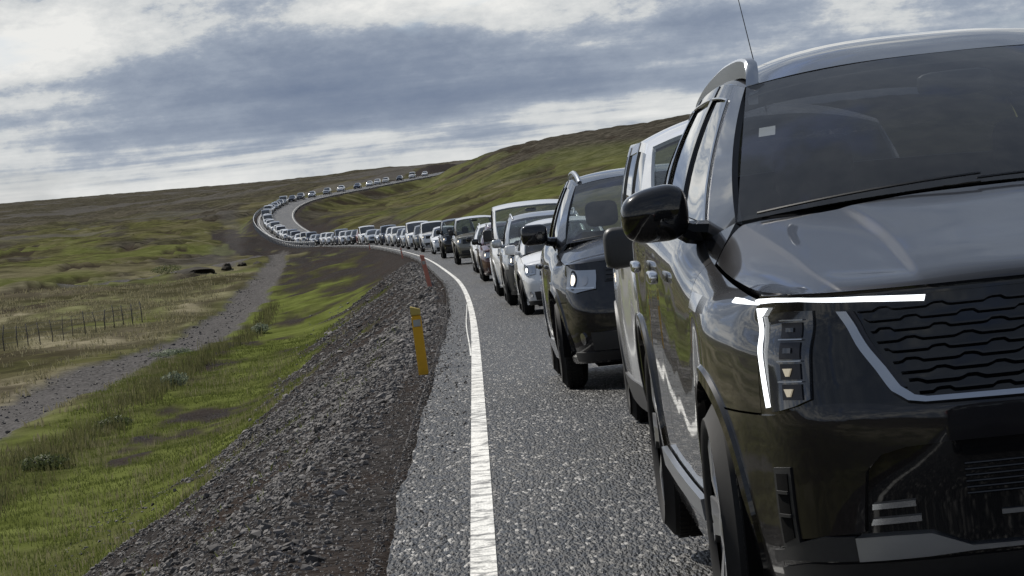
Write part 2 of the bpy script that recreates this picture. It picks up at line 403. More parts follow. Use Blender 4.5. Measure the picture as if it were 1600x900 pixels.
# ============================================================================= the road line (Y away from the camera, X of the near edge line, Z)
ROAD = np.array([(-120, -.11, 2.4), (-30, -.11, .6), (0, -.11, .06), (8, -.11, 0), (14, -.115, -.08), (23, -.14, -.37), (30.4, -.16, -.6), (42.5, -.2, -1.0), (54.5, -.27, -1.36), (69, -.41, -1.71), (86.3, -.69, -2.1),
    (104.3, -1.19, -2.5), (132.2, -2.01, -3.13), (162.7, -3.11, -3.79), (209.9, -5.28, -4.8), (263, -8.2, -5.9), (303, -10.9, -6.68), (330, -13.5, -7.2), (400, -20.7, -8.7), (440, -25.5, -9.4), (465, -28.6, -9.65), (490, -31.6, -9.6),
    (525, -35.7, -9.05), (560, -39.3, -8.35), (595, -42.1, -7.6), (630, -43.9, -6.9), (662, -44.5, -6.3), (700, -43.9, -5.8), (745, -40.7, -5.5), (800, -35.2, -5.3), (890, -25.8, -4.95), (980, -16.8, -4.7), (1080, -7, -4.3), (1250, 12, -5.5), (1500, 40, -9)])
_ys = np.arange(-120, 1500, 1.0)
_rf = pchip(ROAD[:, 0], ROAD[:, 1:], _ys)
for _k in range(3):                                   # ease the joints of the alignment
    _rf[8:-8] = sum(_rf[8 + d:len(_rf) - 8 + d] for d in range(-6, 7)) / 13
road_x = lambda Y: np.interp(Y, _ys, _rf[:, 0])
road_z = lambda Y: np.interp(Y, _ys, _rf[:, 1])
road_h = lambda Y: np.arctan((road_x(Y + 2) - road_x(Y - 2)) / 4.0)
ROAD_W = 6.9

BASE = np.array([(-11.8,72,-5.45),(-16.8,104,-5.52),(-20.8,140,-5.48),(-36.5,232,-5.97),(-26.1,277,-6.94),(-83.4,536,-8.00),(-153.2,990,-8.88),(-299.1,1940,-8.82),(-922.1,6000,-4.40),(-672.4,6000,-11.86),(-372.4,6000,-19.59),
    (-15.3,160,-5.70),(-17.0,230,-6.49),(-23.4,350,-8.13),(-28.0,420,-9.53),(-49.4,650,-8.67),(-89.6,1100,-8.17),(-83.7,1300,-6.01),(-122.8,1200,-8.92),(-184.8,1500,-11.37),(-99.3,1600,-4.45),(-49.8,1350,-2.02),(-27.3,1350,-2.69),(-9.6,1250,-2.72),
    (-2.4,1000,-1.39),(8.7,800,1.49),(21.5,700,2.75),(28.6,650,2.63),(34.2,600,3.10),(37.9,550,3.39),(59.4,500,3.32),(91.2,450,3.14),(-4.8,560,-5.37),(5.2,420,-3.70),(14.5,430,-2.09),(21.3,420,-1.00),(26.2,400,-0.66),(-3.1,330,-4.94),
    (1.8,250,-3.9),(-8.4,380,-6.21),(-20.0,520,-7.60),(-30.0,590,-8.06),(-23.0,780,-7.99),(-15.0,900,-6.90),
    (-6,20,-5.0),(-9,40,-5.3),(-25,30,-5.2),(-40,60,-5.5),(-30,-10,-4.6),(-10,0,-4.8),(-10,-40,-3.6),(0,-60,1.0),(20,-40,.6),(0,-300,10),(120,-300,14),(-150,-300,5),(0,-900,34),(400,-900,40),(-500,-900,18),(14,0,-.6),(14,25,-1.0),(14,60,-2.1),(12,110,-3.2),(14,180,-4.4),(40,60,-1.6),(60,200,-2.0),(80,0,1.0),(-60,-60,-4.0),  # the rise behind the camera is unseen, added to darken car reflections
    (10,1800,-9),(60,1500,-6),(-40,2600,-16),(-100,3000,-16),(-500,3000,-7.5),(200,1500,-2),(600,3000,-6),(300,600,6),(-3000,0,-8),(3000,0,10),(0,-3000,60),(-2000,2000,-8),(2000,2000,4),(-400,400,-8),(-200,100,-6.5)], float)
def _feat(X, Y):
    az = np.arctan2(X, Y); r = np.hypot(X, Y) + 6.0
    k = 9.0 * np.tanh(np.abs(az) / .6) * np.sign(az)
    return np.stack([k, np.log(r) * 1.25], -1)
_bf = _feat(BASE[:, 0], BASE[:, 1])
_A = np.sqrt(((_bf[:, None] - _bf[None]) ** 2).sum(-1) + .004)
_w = np.linalg.solve(np.block([[_A + 1e-3 * np.eye(len(_A)), np.ones((len(_A), 1))], [np.ones((1, len(_A))), np.zeros((1, 1))]]), np.r_[BASE[:, 2], 0])
def base_z(X, Y):
    f = _feat(X, Y); out = np.full(X.shape, _w[-1])
    for k in range(len(_bf)):
        out += _w[k] * np.sqrt((f[..., 0] - _bf[k, 0]) ** 2 + (f[..., 1] - _bf[k, 1]) ** 2 + .004)
    return out
TRACK = np.array([(-30, 40, 0), (-20, 72, 0), (-16.8, 86.6, 0), (-16.0, 99.2, 0), (-15.6, 111.5, 0), (-14.6, 123.9, 0), (-13.6, 140.6, 0), (-13.6, 166.5, 0), (-15.4, 213.4, 0), (-20.0, 300.9, 0), (-24.6, 375, 0)])
SIDE = np.array([(-60, 270, 0), (-40, 281, 0), (-31.9, 291, 0), (-28.6, 305, 0), (-27.6, 341, 0), (-27.0, 367, 0), (-26.6, 419, 0), (-27.2, 450, 0)])
UPPER = np.array([(-30.5, 330, 0), (-33.3, 381, 0), (-38.0, 478, 0), (-48.4, 623, 0), (-67.5, 814, 0), (-110, 1000, 0)])
def trackdist(T, X, Y): return np.abs(X - np.interp(Y, T[:, 1], T[:, 0], left=-9e3, right=-9e3))
def ground(X, Y):
    """height and cover of the ground at X, Y"""
    X = np.asarray(X, float); Y = np.asarray(Y, float); r = np.hypot(X, Y)
    z0 = base_z(X, Y)
    amp = np.clip(r / 260.0, .05, 3.2)
    amp = amp * (1 - .72 * sstep(-10, 5, X - road_x(Y)) * sstep(300, 380, Y) * sstep(1400, 1000, Y))
    z0 = z0 + fbm(X / 34, Y / 60, 4, 3) * amp * 1.0 - .7 * sstep(.18, .30, fbm(X / 11, (Y - 2.5 * X) / 17, 3, 44)) * sstep(200, 300, Y) * sstep(1100, 800, r) + fbm(X / 7, Y / 11, 3, 9) * np.clip(r / 330, .05, .9)
    hum = fbm(X / 2.2, Y / 2.6, 2, 21) * .18 * sstep(40, 70, r)
    zr = road_z(Y); t = X - road_x(Y)
    tl = np.maximum(0, -t - .42); trr = np.maximum(0, t - ROAD_W); tt = np.maximum(tl, trr)
    wob = fbm(X / 1.7, Y / 2.6, 3, 5) * .25
    f = np.where(tl > 0, .07 * np.minimum(tl, .55) + .60 * np.maximum(tl - .55, 0), .05 * np.minimum(trr, 1) + .4 * np.maximum(trr - 1, 0))
    lo = zr - f + wob * sstep(.3, 2.0, tt); hi = zr - .06 + .35 * np.maximum(tt - 1.2, 0)
    zb = z0 + hum
    k = .35
    z = np.maximum(zb, lo) + np.log1p(np.exp(-np.abs(zb - lo) / k)) * k * sstep(.5, 3, tt)     # soft foot of the embankment
    z = np.minimum(z, hi)
    ins = tt <= 0
    z = np.where(ins, zr - .06 - np.clip(r * .0006, 0, .6), z)
    near = (tt > 0) & (tt < np.clip(r * .002, 0, 1.5)); z = np.where(near, np.minimum(z, zr - .04 - np.clip(r * .00025, 0, .3)), z)
    drop = zr - z
    n1 = fbm(X / 3.2, Y / 7.0, 4, 31); n2 = fbm(X / .7, Y / 1.2, 3, 41)
    emb = sstep(.18, -.12, zb - lo) * (tt > 0)              # 1 on the fill itself
    lim = np.interp(Y, [0, 14, 25, 40, 60, 90, 130, 200, 320], [4.4, 4.2, 3.7, 2.9, 2.4, 2.2, 1.9, 1.4, 1.0])
    gv = sstep(.35, -.35, drop - lim + n1 * 2.3 + n2 * .8) * (tt < 9) * (drop < 4.6)
    gv = np.where((tt < .8), 1.0, gv * (t < 0)); gv = np.where(ins, 1.0, gv)
    gv = np.where((trr > 0), sstep(1.6, .8, trr + n1), gv)
    inner = sstep(0, .25, fbm(X / 16, Y / 40, 3, 77) + .05) * sstep(20, 5, trr) * (t > 0) * sstep(460, 500, Y) * sstep(680, 640, Y)   # bare gravel inside the far bend
    gv = np.maximum(gv, inner)
    xt = np.minimum(trackdist(TRACK, X, Y) / np.interp(Y, [40, 90, 140, 230, 380], [2.2, 1.9, 1.35, 1.25, 1.1]), trackdist(SIDE, X, Y) / np.interp(Y, [270, 300, 440], [6.0, 2.2, 1.3]))
    tk = sstep(1.15, .75, xt + n2 * .35 + n1 * .35) * (t < -3)
    stripe = sstep(.12, .26, fbm(X / 130, Y / 70, 4, 71)) * sstep(500, 800, r) * (t < -12) * .6
    up = sstep(1.3, .6, trackdist(UPPER, X, Y) / 2.0 + n1 * .8) * .32
    foot = sstep(9.0, 4.2, np.abs(X - np.interp(Y, [0, 60, 80, 110, 150, 230, 330], [-8.2, -8.0, -8.2, -8.4, -8.2, -10.5, -17])) + n1 * 2.2)
    lush = np.maximum(foot * sstep(300, 200, Y) * (t < 0), .55 * emb * (t < 0)) * (1 - gv)
    lush = np.maximum(lush, sstep(.02, .22, fbm(X / 22, Y / 70, 4, 55) + .06) * (Y > 220) * (z > -7.2) * (t > 0) * sstep(1.2, -.4, z) * .40)
    lush = np.maximum(lush, sstep(.05, .30, fbm(X / 13, Y / 50, 4, 57)) * (Y > 150) * (t < 0) * sstep(900, 500, r) * .55)
    heath = sstep(.08, .26, fbm(X / 12, Y / 46, 4, 91) - .02) * sstep(150, 300, r) * .9
    heath = np.maximum(heath, sstep(-3.4, -1.0, z + fbm(X / 9, Y / 40, 3, 15) * 4.0) * (t > 0) * (Y > 300) * .95)
    dirt = sstep(.20, .27, fbm(X / 11, (Y - 2.5 * X) / 17, 3, 44)) * ((t > 9) | (t < -16)) * (Y > 200) * sstep(1100, 700, r) * .9
    dirt = np.maximum(dirt, sstep(.10, .30, fbm(X / 2.6, Y / 8, 4, 48) + .08 * (drop < 3.6)) * (t < 0) * (Y < 120) * (drop < 4.6) * .40)
    dirt = np.maximum(dirt, .68 * sstep(.8, .0, drop - lim + n1 * 1.8 + n2 * .6) * (t < 0) * (tt > 0) * (Y < 260) * (drop < 4.8))
    heath = np.maximum(heath, sstep(800, 1250, r) * .8)
    dry = sstep(-.12, .22, fbm(X / 9, Y / 26, 4, 61) + .14) * sstep(60, 110, r) * sstep(420, 180, r) * (t < 0) * (1 - foot)
    dry = np.maximum(dry, .5 * sstep(0, .3, fbm(X / 60, Y / 260, 4, 66)) * sstep(700, 1200, r))
    z = z - .10 * tk * sstep(0, 1, tk)
    return z, dict(gravel=gv, lush=lush, track=np.maximum(np.maximum(tk, stripe), up * (1 - tk)), dry=dry, heath=heath, dirt=dirt), tk

# --- one sheet of ground, fine where it is close and in sight, out to the horizon
az = np.r_[np.linspace(-180, -24, 66)[:-1], np.linspace(-24, -12.5, 40)[:-1], np.linspace(-12.5, 12.5, 420), np.linspace(12.5, 30, 40)[1:], np.linspace(30, 180, 60)[1:]]
rad = np.r_[.02, 1.2, np.exp(np.linspace(math.log(2.5), math.log(7500), 700))]
A, Rr = np.meshgrid(np.radians(az), rad, indexing='ij')
GX, GY = np.sin(A) * Rr, np.cos(A) * Rr
GZ, attr, tkm = ground(GX, GY)
na, nr = A.shape
idx = np.arange(na * nr).reshape(na, nr)
Fq = np.stack([idx[:-1, :-1], idx[:-1, 1:], idx[1:, 1:], idx[1:, :-1]], -1).reshape(-1, 4)
Vg = np.stack([GX, GY, GZ], -1).reshape(-1, 3)
gflat = attr['gravel'].ravel(); tflat = tkm.ravel()
fg = gflat[Fq].mean(1) > .5; ft = (tflat[Fq].mean(1) > .5) & ~fg
def submesh(name, mask):
    f = Fq[mask]; used = np.unique(f); mp = np.full(len(Vg), -1); mp[used] = np.arange(len(used))
    me = mesh_np(name, Vg[used], mp[f], 'ground_cover')
    for k, a in attr.items():
        at = me.attributes.new(k, 'FLOAT', 'POINT'); at.data.foreach_set('value', a.ravel()[used].astype(np.float32))
    o = link(name, me); tag(o, kind='structure'); return o
tag(submesh('ground', ~fg & ~ft), 'rough green and brown grassland running out to low hills', 'ground')
tag(submesh('gravel_embankment', fg), 'dark gravel shoulder and slope falling away beside the road', 'embankment')
tag(submesh('gravel_track', ft), 'pale gravel vehicle track across the grass below the road', 'track')

# --- asphalt, lines
def ribbon(name, mat, t0, t1, ys, dz, ntt=2, skirt=0.0, jitter=0.0):
    ys = np.asarray(ys, float); h = road_h(ys); X0 = road_x(ys); Z0 = road_z(ys)
    ts = np.linspace(0, 1, ntt); V = []
    for q in ts:
        ta = np.full(len(ys), t0) + ((fbm(ys / 2.5, ys * 0 + 3.3, 5, 8, .62) * jitter) if jitter else 0)
        tq = ta * (1 - q) + t1 * q
        V.append(np.stack([X0 + tq * np.cos(h), ys - tq * np.sin(h), Z0 + dz + np.clip(ys, 0, 1200) * (0.00006 if dz > .001 else 0)], 1))
    if skirt:
        V.insert(0, V[0] - np.array([.04, 0, skirt])); V.append(V[-1] - np.array([-.04, 0, skirt]))
    n = len(V); V = np.stack(V, 1); m = len(ys); ix = np.arange(m * n).reshape(m, n)
    F = np.stack([ix[:-1, :-1], ix[:-1, 1:], ix[1:, 1:], ix[1:, :-1]], -1).reshape(-1, 4)
    return mesh_np(name, V.reshape(-1, 3), F, mat, sharp=40)
ysr = np.r_[np.arange(-100, 0, 2), np.arange(0, 90, .09), np.arange(90, 300, 1.0), np.arange(300, 1490, 3.0)]
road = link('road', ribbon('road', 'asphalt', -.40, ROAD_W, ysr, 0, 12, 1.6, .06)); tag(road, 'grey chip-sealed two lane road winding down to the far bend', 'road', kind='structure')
ysl = np.r_[np.arange(-100, 0, 2), np.arange(0, 120, .5), np.arange(120, 1490, 3.0)]
link('edge_line', ribbon('edge_line', 'road_paint', -.050, .052, ysl, .004), road)
link('edge_line', ribbon('edge_line', 'road_paint', ROAD_W - .4, ROAD_W - .29, ysl, .004), road)
for y in np.arange(2, 330, 9.0): link('centre_dash', ribbon('centre_dash', 'road_paint', 3.2, 3.32, np.linspace(y, y + 3, 5), .004), road)
ysx = np.arange(33, 62, 1.0)                                   # older, thinner line that drifts off the new one
oldl = ribbon('worn_line', 'road_paint', -.066, -.050, ysx, .0045)
cc = np.zeros(len(oldl.vertices) * 3, np.float32); oldl.vertices.foreach_get('co', cc); cc = cc.reshape(-1, 3)
cc[:, 0] -= .055 * np.sin(np.clip((cc[:, 1] - 33) / 29, 0, 1) * math.pi) ** 1.5; oldl.vertices.foreach_set('co', cc.ravel()); oldl.update()
link('worn_line', oldl, road)
# ============================================================================= cars: panels laid over the surfaces above
class Parts:
    def __init__(s, L, lod=0): s.L = []; s.c = np.array([0, L / 2, .75]); s.lod = lod
    def add(s, name, V, F, mat, parent=None, smooth=True, sharp=38):
        s.L.append(dict(name=name, V=np.asarray(V, float), F=F if isinstance(F, list) else [tuple(f) for f in F], mat=mat, parent=parent, smooth=smooth, sharp=sharp)); return len(s.L) - 1
    def mirror(s, name, V, F, mat, parents=(None, None), **k):
        a = s.add(name, V, F, mat, parents[0], **k); W_ = np.asarray(V, float).copy(); W_[:, 0] *= -1
        b = s.add(name, W_, [tuple(reversed(f)) for f in F], mat, parents[1], **k); return a, b

def gridfaces(m, n, off=0):
    ix = np.arange(m * n).reshape(m, n) + off
    return np.stack([ix[:-1, :-1], ix[1:, :-1], ix[1:, 1:], ix[:-1, 1:]], -1).reshape(-1, 4).tolist()
def panel(G, c, gap=.003, skirt=.014, lod=0):
    G = np.array(G, float); N = grid_normals(G)
    if (N * (G - c)).sum(2).mean() < 0: G = G[:, ::-1].copy(); N = grid_normals(G)
    if lod: gap = skirt = 0
    m, n = G.shape[:2]
    if gap:
        H = G.copy()
        for a, b in ((0, 1), (m - 1, m - 2)):
            d = G[b] - G[a]; l = np.maximum(np.linalg.norm(d, axis=1, keepdims=True), 1e-6); H[a] = H[a] + d * np.minimum(gap / l, .45)
        G2 = H.copy()
        for a, b in ((0, 1), (n - 1, n - 2)):
            d = G2[:, b] - G2[:, a]; l = np.maximum(np.linalg.norm(d, axis=1, keepdims=True), 1e-6); H[:, a] = G2[:, a] + d * np.minimum(gap / l, .45)
        G = H
    V = G.reshape(-1, 3); F = gridfaces(m, n)
    if skirt:
        ix = np.arange(m * n).reshape(m, n)
        loop = np.r_[ix[:, 0], ix[-1, 1:], ix[-2::-1, -1], ix[0, -2:0:-1]]
        V2 = V[loop] - N.reshape(-1, 3)[loop] * skirt; o = len(V); V = np.r_[V, V2]; k = len(loop)
        F = F + [(loop[i], o + i, o + (i + 1) % k, loop[(i + 1) % k]) for i in range(k)]
        F = [tuple(int(q) for q in f) for f in F]
        # orientation of the rim follows the outer faces
        f0 = F[0]; a, b_ = f0[0], f0[1]
        if loop[0] == a and loop[1] == b_: F = F[:-k] + [tuple(reversed(f)) for f in F[-k:]]
    return V, [tuple(f) for f in F]
def arch_cut(V, F, centres, Ra):
    V = V.copy(); keepF = F
    for yw, zw in centres:
        d = np.hypot(V[:, 1] - yw, V[:, 2] - zw); ins = d < Ra
        keepF = [f for f in keepF if not all(ins[list(f)])]
        k = np.where(ins)[0]; sc = Ra / np.maximum(d[k], 1e-3)
        V[k, 1] = yw + (V[k, 1] - yw) * sc; V[k, 2] = zw + (V[k, 2] - zw) * sc
    used = sorted({i for f in keepF for i in f}); mp = {o: i for i, o in enumerate(used)}
    return V[used], [tuple(mp[i] for i in f) for f in keepF]
def full(G):                       # half grid (columns from the centre outwards) -> both halves
    M = G[:, :0:-1].copy(); M[..., 0] *= -1
    return np.concatenate([M, G], 1)
def box(x0, x1, y0, y1, z0, z1, bev=.0):
    if bev:
        b = bev; P = []
        for z, i in ((z0, b), (z0 + b, 0), (z1 - b, 0), (z1, b)):
            xs = (x0 + i, x1 - i); ys = (y0 + i, y1 - i); q = b * .7
            P += [(xs[0] + q, ys[0], z), (xs[1] - q, ys[0], z), (xs[1], ys[0] + q, z), (xs[1], ys[1] - q, z), (xs[1] - q, ys[1], z), (xs[0] + q, ys[1], z), (xs[0], ys[1] - q, z), (xs[0], ys[0] + q, z)]
        F = [tuple(range(7, -1, -1)), tuple(range(24, 32))]
        for r in range(3): F += [(r*8+i, r*8+(i+1) % 8, r*8+8+(i+1) % 8, r*8+8+i) for i in range(8)]
        return np.array(P), F
    P = [(x, y, z) for z in (z0, z1) for y in (y0, y1) for x in (x0, x1)]
    return np.array(P), [(0, 2, 3, 1), (4, 5, 7, 6), (0, 1, 5, 4), (2, 6, 7, 3), (0, 4, 6, 2), (1, 3, 7, 5)]
def tube(pts, r, k=6, closed=False):
    pts = np.asarray(pts, float); n = len(pts); V = []; rr = np.broadcast_to(r, (n,))
    for i in range(n):
        d = pts[(i+1) % n if closed else min(i+1, n-1)] - pts[(i-1) % n if closed else max(i-1, 0)]; d /= max(np.linalg.norm(d), 1e-9)
        a = np.cross(d, (0, 0, 1)) if abs(d[2]) < .9 else np.cross(d, (1, 0, 0)); a /= np.linalg.norm(a); b = np.cross(d, a)
        V += [pts[i] + rr[i] * (math.cos(2*math.pi*j/k) * a + math.sin(2*math.pi*j/k) * b) for j in range(k)]
    F = []
    for i in range(n if closed else n - 1):
        j2 = (i + 1) % n
        F += [(i*k+j, i*k+(j+1) % k, j2*k+(j+1) % k, j2*k+j) for j in range(k)]
    if not closed: F += [tuple(range(k-1, -1, -1)), tuple(range((n-1)*k, n*k))]
    return np.array(V), F
def superell(c, rad, e1=.6, e2=.6, nu=24, nv=14):
    V = []; sg = lambda v, e: math.copysign(abs(v) ** e, v)
    for i in range(nv + 1):
        ph = -math.pi/2 + math.pi * i / nv
        for j in range(nu):
            th = 2 * math.pi * j / nu
            V.append((c[0] + rad[0]*sg(math.cos(ph), e1)*sg(math.cos(th), e2), c[1] + rad[1]*sg(math.cos(ph), e1)*sg(math.sin(th), e2), c[2] + rad[2]*sg(math.sin(ph), e1)))
    F = [(i*nu+j, i*nu+(j+1) % nu, (i+1)*nu+(j+1) % nu, (i+1)*nu+j) for i in range(nv) for j in range(nu)]
    return np.array(V), F
def lathe_x(prof, c, k=40):        # profile (x, radius) turned about the x axis through c
    V = []; n = len(prof)
    for j in range(k):
        a = 2*math.pi*j/k
        V += [(c[0] + x, c[1] + r*math.sin(a), c[2] + r*math.cos(a)) for x, r in prof]
    F = [(j*n+i, j*n+i+1, ((j+1) % k)*n+i+1, ((j+1) % k)*n+i) for j in range(k) for i in range(n-1)]
    return np.array(V), F
def join(*vf):
    V = []; F = []; o = 0
    for v, f in vf:
        V.append(v); F += [tuple(i + o for i in q) for q in f]; o += len(v)
    return np.concatenate(V), F

def wheel(P, sp, y, sgn, dark=True):
    r, w, hw = sp['r'], sp['tw'], sp['hw']; xo = hw - sp.get('wheel_in', .035); c = (0, y, r); k = 20 if P.lod else 48
    q = .05; rr = r * sp.get('rim', .66)
    prof = [(xo-w, rr), (xo-w+.01, r-q), (xo-w+.04, r-.008), (xo-w+.07, r), (xo-.07, r), (xo-.035, r-.010), (xo-.008, r-q), (xo, r*.85), (xo-.006, rr+.012), (xo-.02, rr)]
    V, F = lathe_x(prof, c, k)
    if not P.lod:                                              # tread blocks
        T = []
        for j in range(72):
            a = 2*math.pi*(j+.5)/72
            for x0, x1 in ((xo-w+.05, xo-w*.62), (xo-w*.58, xo-w*.40), (xo-w*.36, xo-.05)):
                b = []
                for rad_ in (r-.004, r+.004):
                    for da in (-.030, .030):
                        for x in (x0, x1): b.append((x, y + rad_*math.sin(a+da), r + rad_*math.cos(a+da)))
                T.append((np.array(b), [(0, 2, 3, 1), (4, 5, 7, 6), (0, 1, 5, 4), (2, 6, 7, 3), (0, 4, 6, 2), (1, 3, 7, 5)]))
        tv, tf = join(*T)
    def put(name, V, F, mat, par=None, **kw):
        V = np.asarray(V, float).copy()
        if sgn < 0: V[:, 0] *= -1; F = [tuple(reversed(f)) for f in F]
        return P.add(name, V, F, mat, par, **kw)
    if P.lod:
        put('wheel', V, F, 'rubber'); V2, F2 = lathe_x([(xo-.03, 0.001), (xo-.02, rr)], c, k); put('rim', V2, F2, 'alloy'); return
    root = put('wheel', *lathe_x([(xo-w+.02, rr*.98), (xo-.03, rr), (xo-.045, rr*.93), (xo-.10, rr*.90), (xo-.11, .06), (xo-.11, .001)], c, k), 'dark_metal' if dark else 'alloy')
    put('tyre', V, F, 'rubber', root); put('tread', tv, tf, 'rubber', root, smooth=False)
    ns = sp.get('spokes', 5); sp_ = []
    for j in range(ns):
        a = 2*math.pi*j/ns + .3
        for tw in ((-.16, .16) if sp.get('twin', True) else (0,)):
            pts = []
            for rad_, wid, xx in ((.05, .020, -.022), (rr*.55, .016, -.010), (rr*.95, .020 + abs(tw)*.05, -.014)):
                aa = a + tw * (rad_ / rr); ca, sa = math.cos(aa), math.sin(aa)
                for s_ in (-1, 1): pts.append((xo+xx, y + rad_*sa + s_*wid*ca, r + rad_*ca - s_*wid*sa))
                for s_ in (-1, 1): pts.append((xo+xx-.035, y + rad_*sa + s_*wid*1.2*ca, r + rad_*ca - s_*wid*1.2*sa))
            f = []
            for i in (0, 1):
                o = i*4; f += [(o, o+4, o+5, o+1), (o+2, o+3, o+7, o+6), (o, o+2, o+6, o+4), (o+1, o+5, o+7, o+3)]
            sp_.append((np.array(pts), f))
    put('spokes', *join(*sp_), 'alloy' if sp.get('bright_spokes') or not dark else 'dark_metal', root, smooth=False)
    put('hub', *lathe_x([(xo-.05, .07), (xo-.026, .066), (xo-.018, .05), (xo-.016, .001)], c, 24), 'alloy' if sp.get('bright_spokes') else 'dark_metal', root)

def nose_strip(K, P, name, top, bot, off, mat, kk=6, nv=5, mode='pair', parent=None, skirt=.016, gap=0):
    """a piece on the nose between an upper and a lower line of (u, z) points"""
    top = np.array(top, float); bot = np.array(bot, float)
    t = np.linspace(0, 1, len(top)); q = np.linspace(0, 1, (len(top) - 1) * (2 if P.lod else kk) + 1)
    T = np.stack([np.interp(q, t, top[:, i]) for i in (0, 1)], 1); B = np.stack([np.interp(q, t, bot[:, i]) for i in (0, 1)], 1)
    w = np.linspace(0, 1, 2 if P.lod else nv)[:, None]
    U = B[:, 0] * (1 - w) + T[:, 0] * w; Z = B[:, 1] * (1 - w) + T[:, 1] * w
    G = K.nose_grid(U, Z, off)
    if mode == 'full':
        V, F = panel(full(G), P.c, gap, skirt, P.lod); return P.add(name, V, F, mat, parent)
    V, F = panel(G, P.c, gap, skirt, P.lod)
    return P.mirror(name, V, F, mat, parent if isinstance(parent, tuple) else (parent, parent))
def disc(u, z, r, hw=.9):
    th = np.linspace(math.pi, 0, 11); du = r / (1.25 * hw)
    return [(u + du*math.cos(a), z + r*math.sin(a)) for a in th], [(u + du*math.cos(a), z - r*math.sin(a)) for a in th]
def rect(u0, u1, z0, z1, n=2, slope=0.0):
    u = np.linspace(u0, u1, n); return [(a, z1 + slope*(a-u0)) for a in u], [(a, z0 + slope*(a-u0)) for a in u]

def side_grid(K, y0, y1, z0, z1, ny, nz, off=0.0):
    ys = np.linspace(y0, y1, ny); G = np.zeros((ny, nz, 3)); w = np.linspace(0, 1, nz)
    if z1 is None: w = 1 - (1 - w) ** 1.35
    tz = np.interp(ys, K.side_fine[:, 0, 1], K.side_fine[:, -1, 2])
    for i, y in enumerate(ys):
        zt = tz[i] if z1 is None else min(z1, tz[i] - .01) if not callable(z1) else z1(y); zb = z0 if not callable(z0) else z0(y)
        z = zb + (zt - zb) * w
        G[i, :, 0] = K.side_x(np.full(nz, y), z) + off; G[i, :, 1] = y; G[i, :, 2] = z
    return G

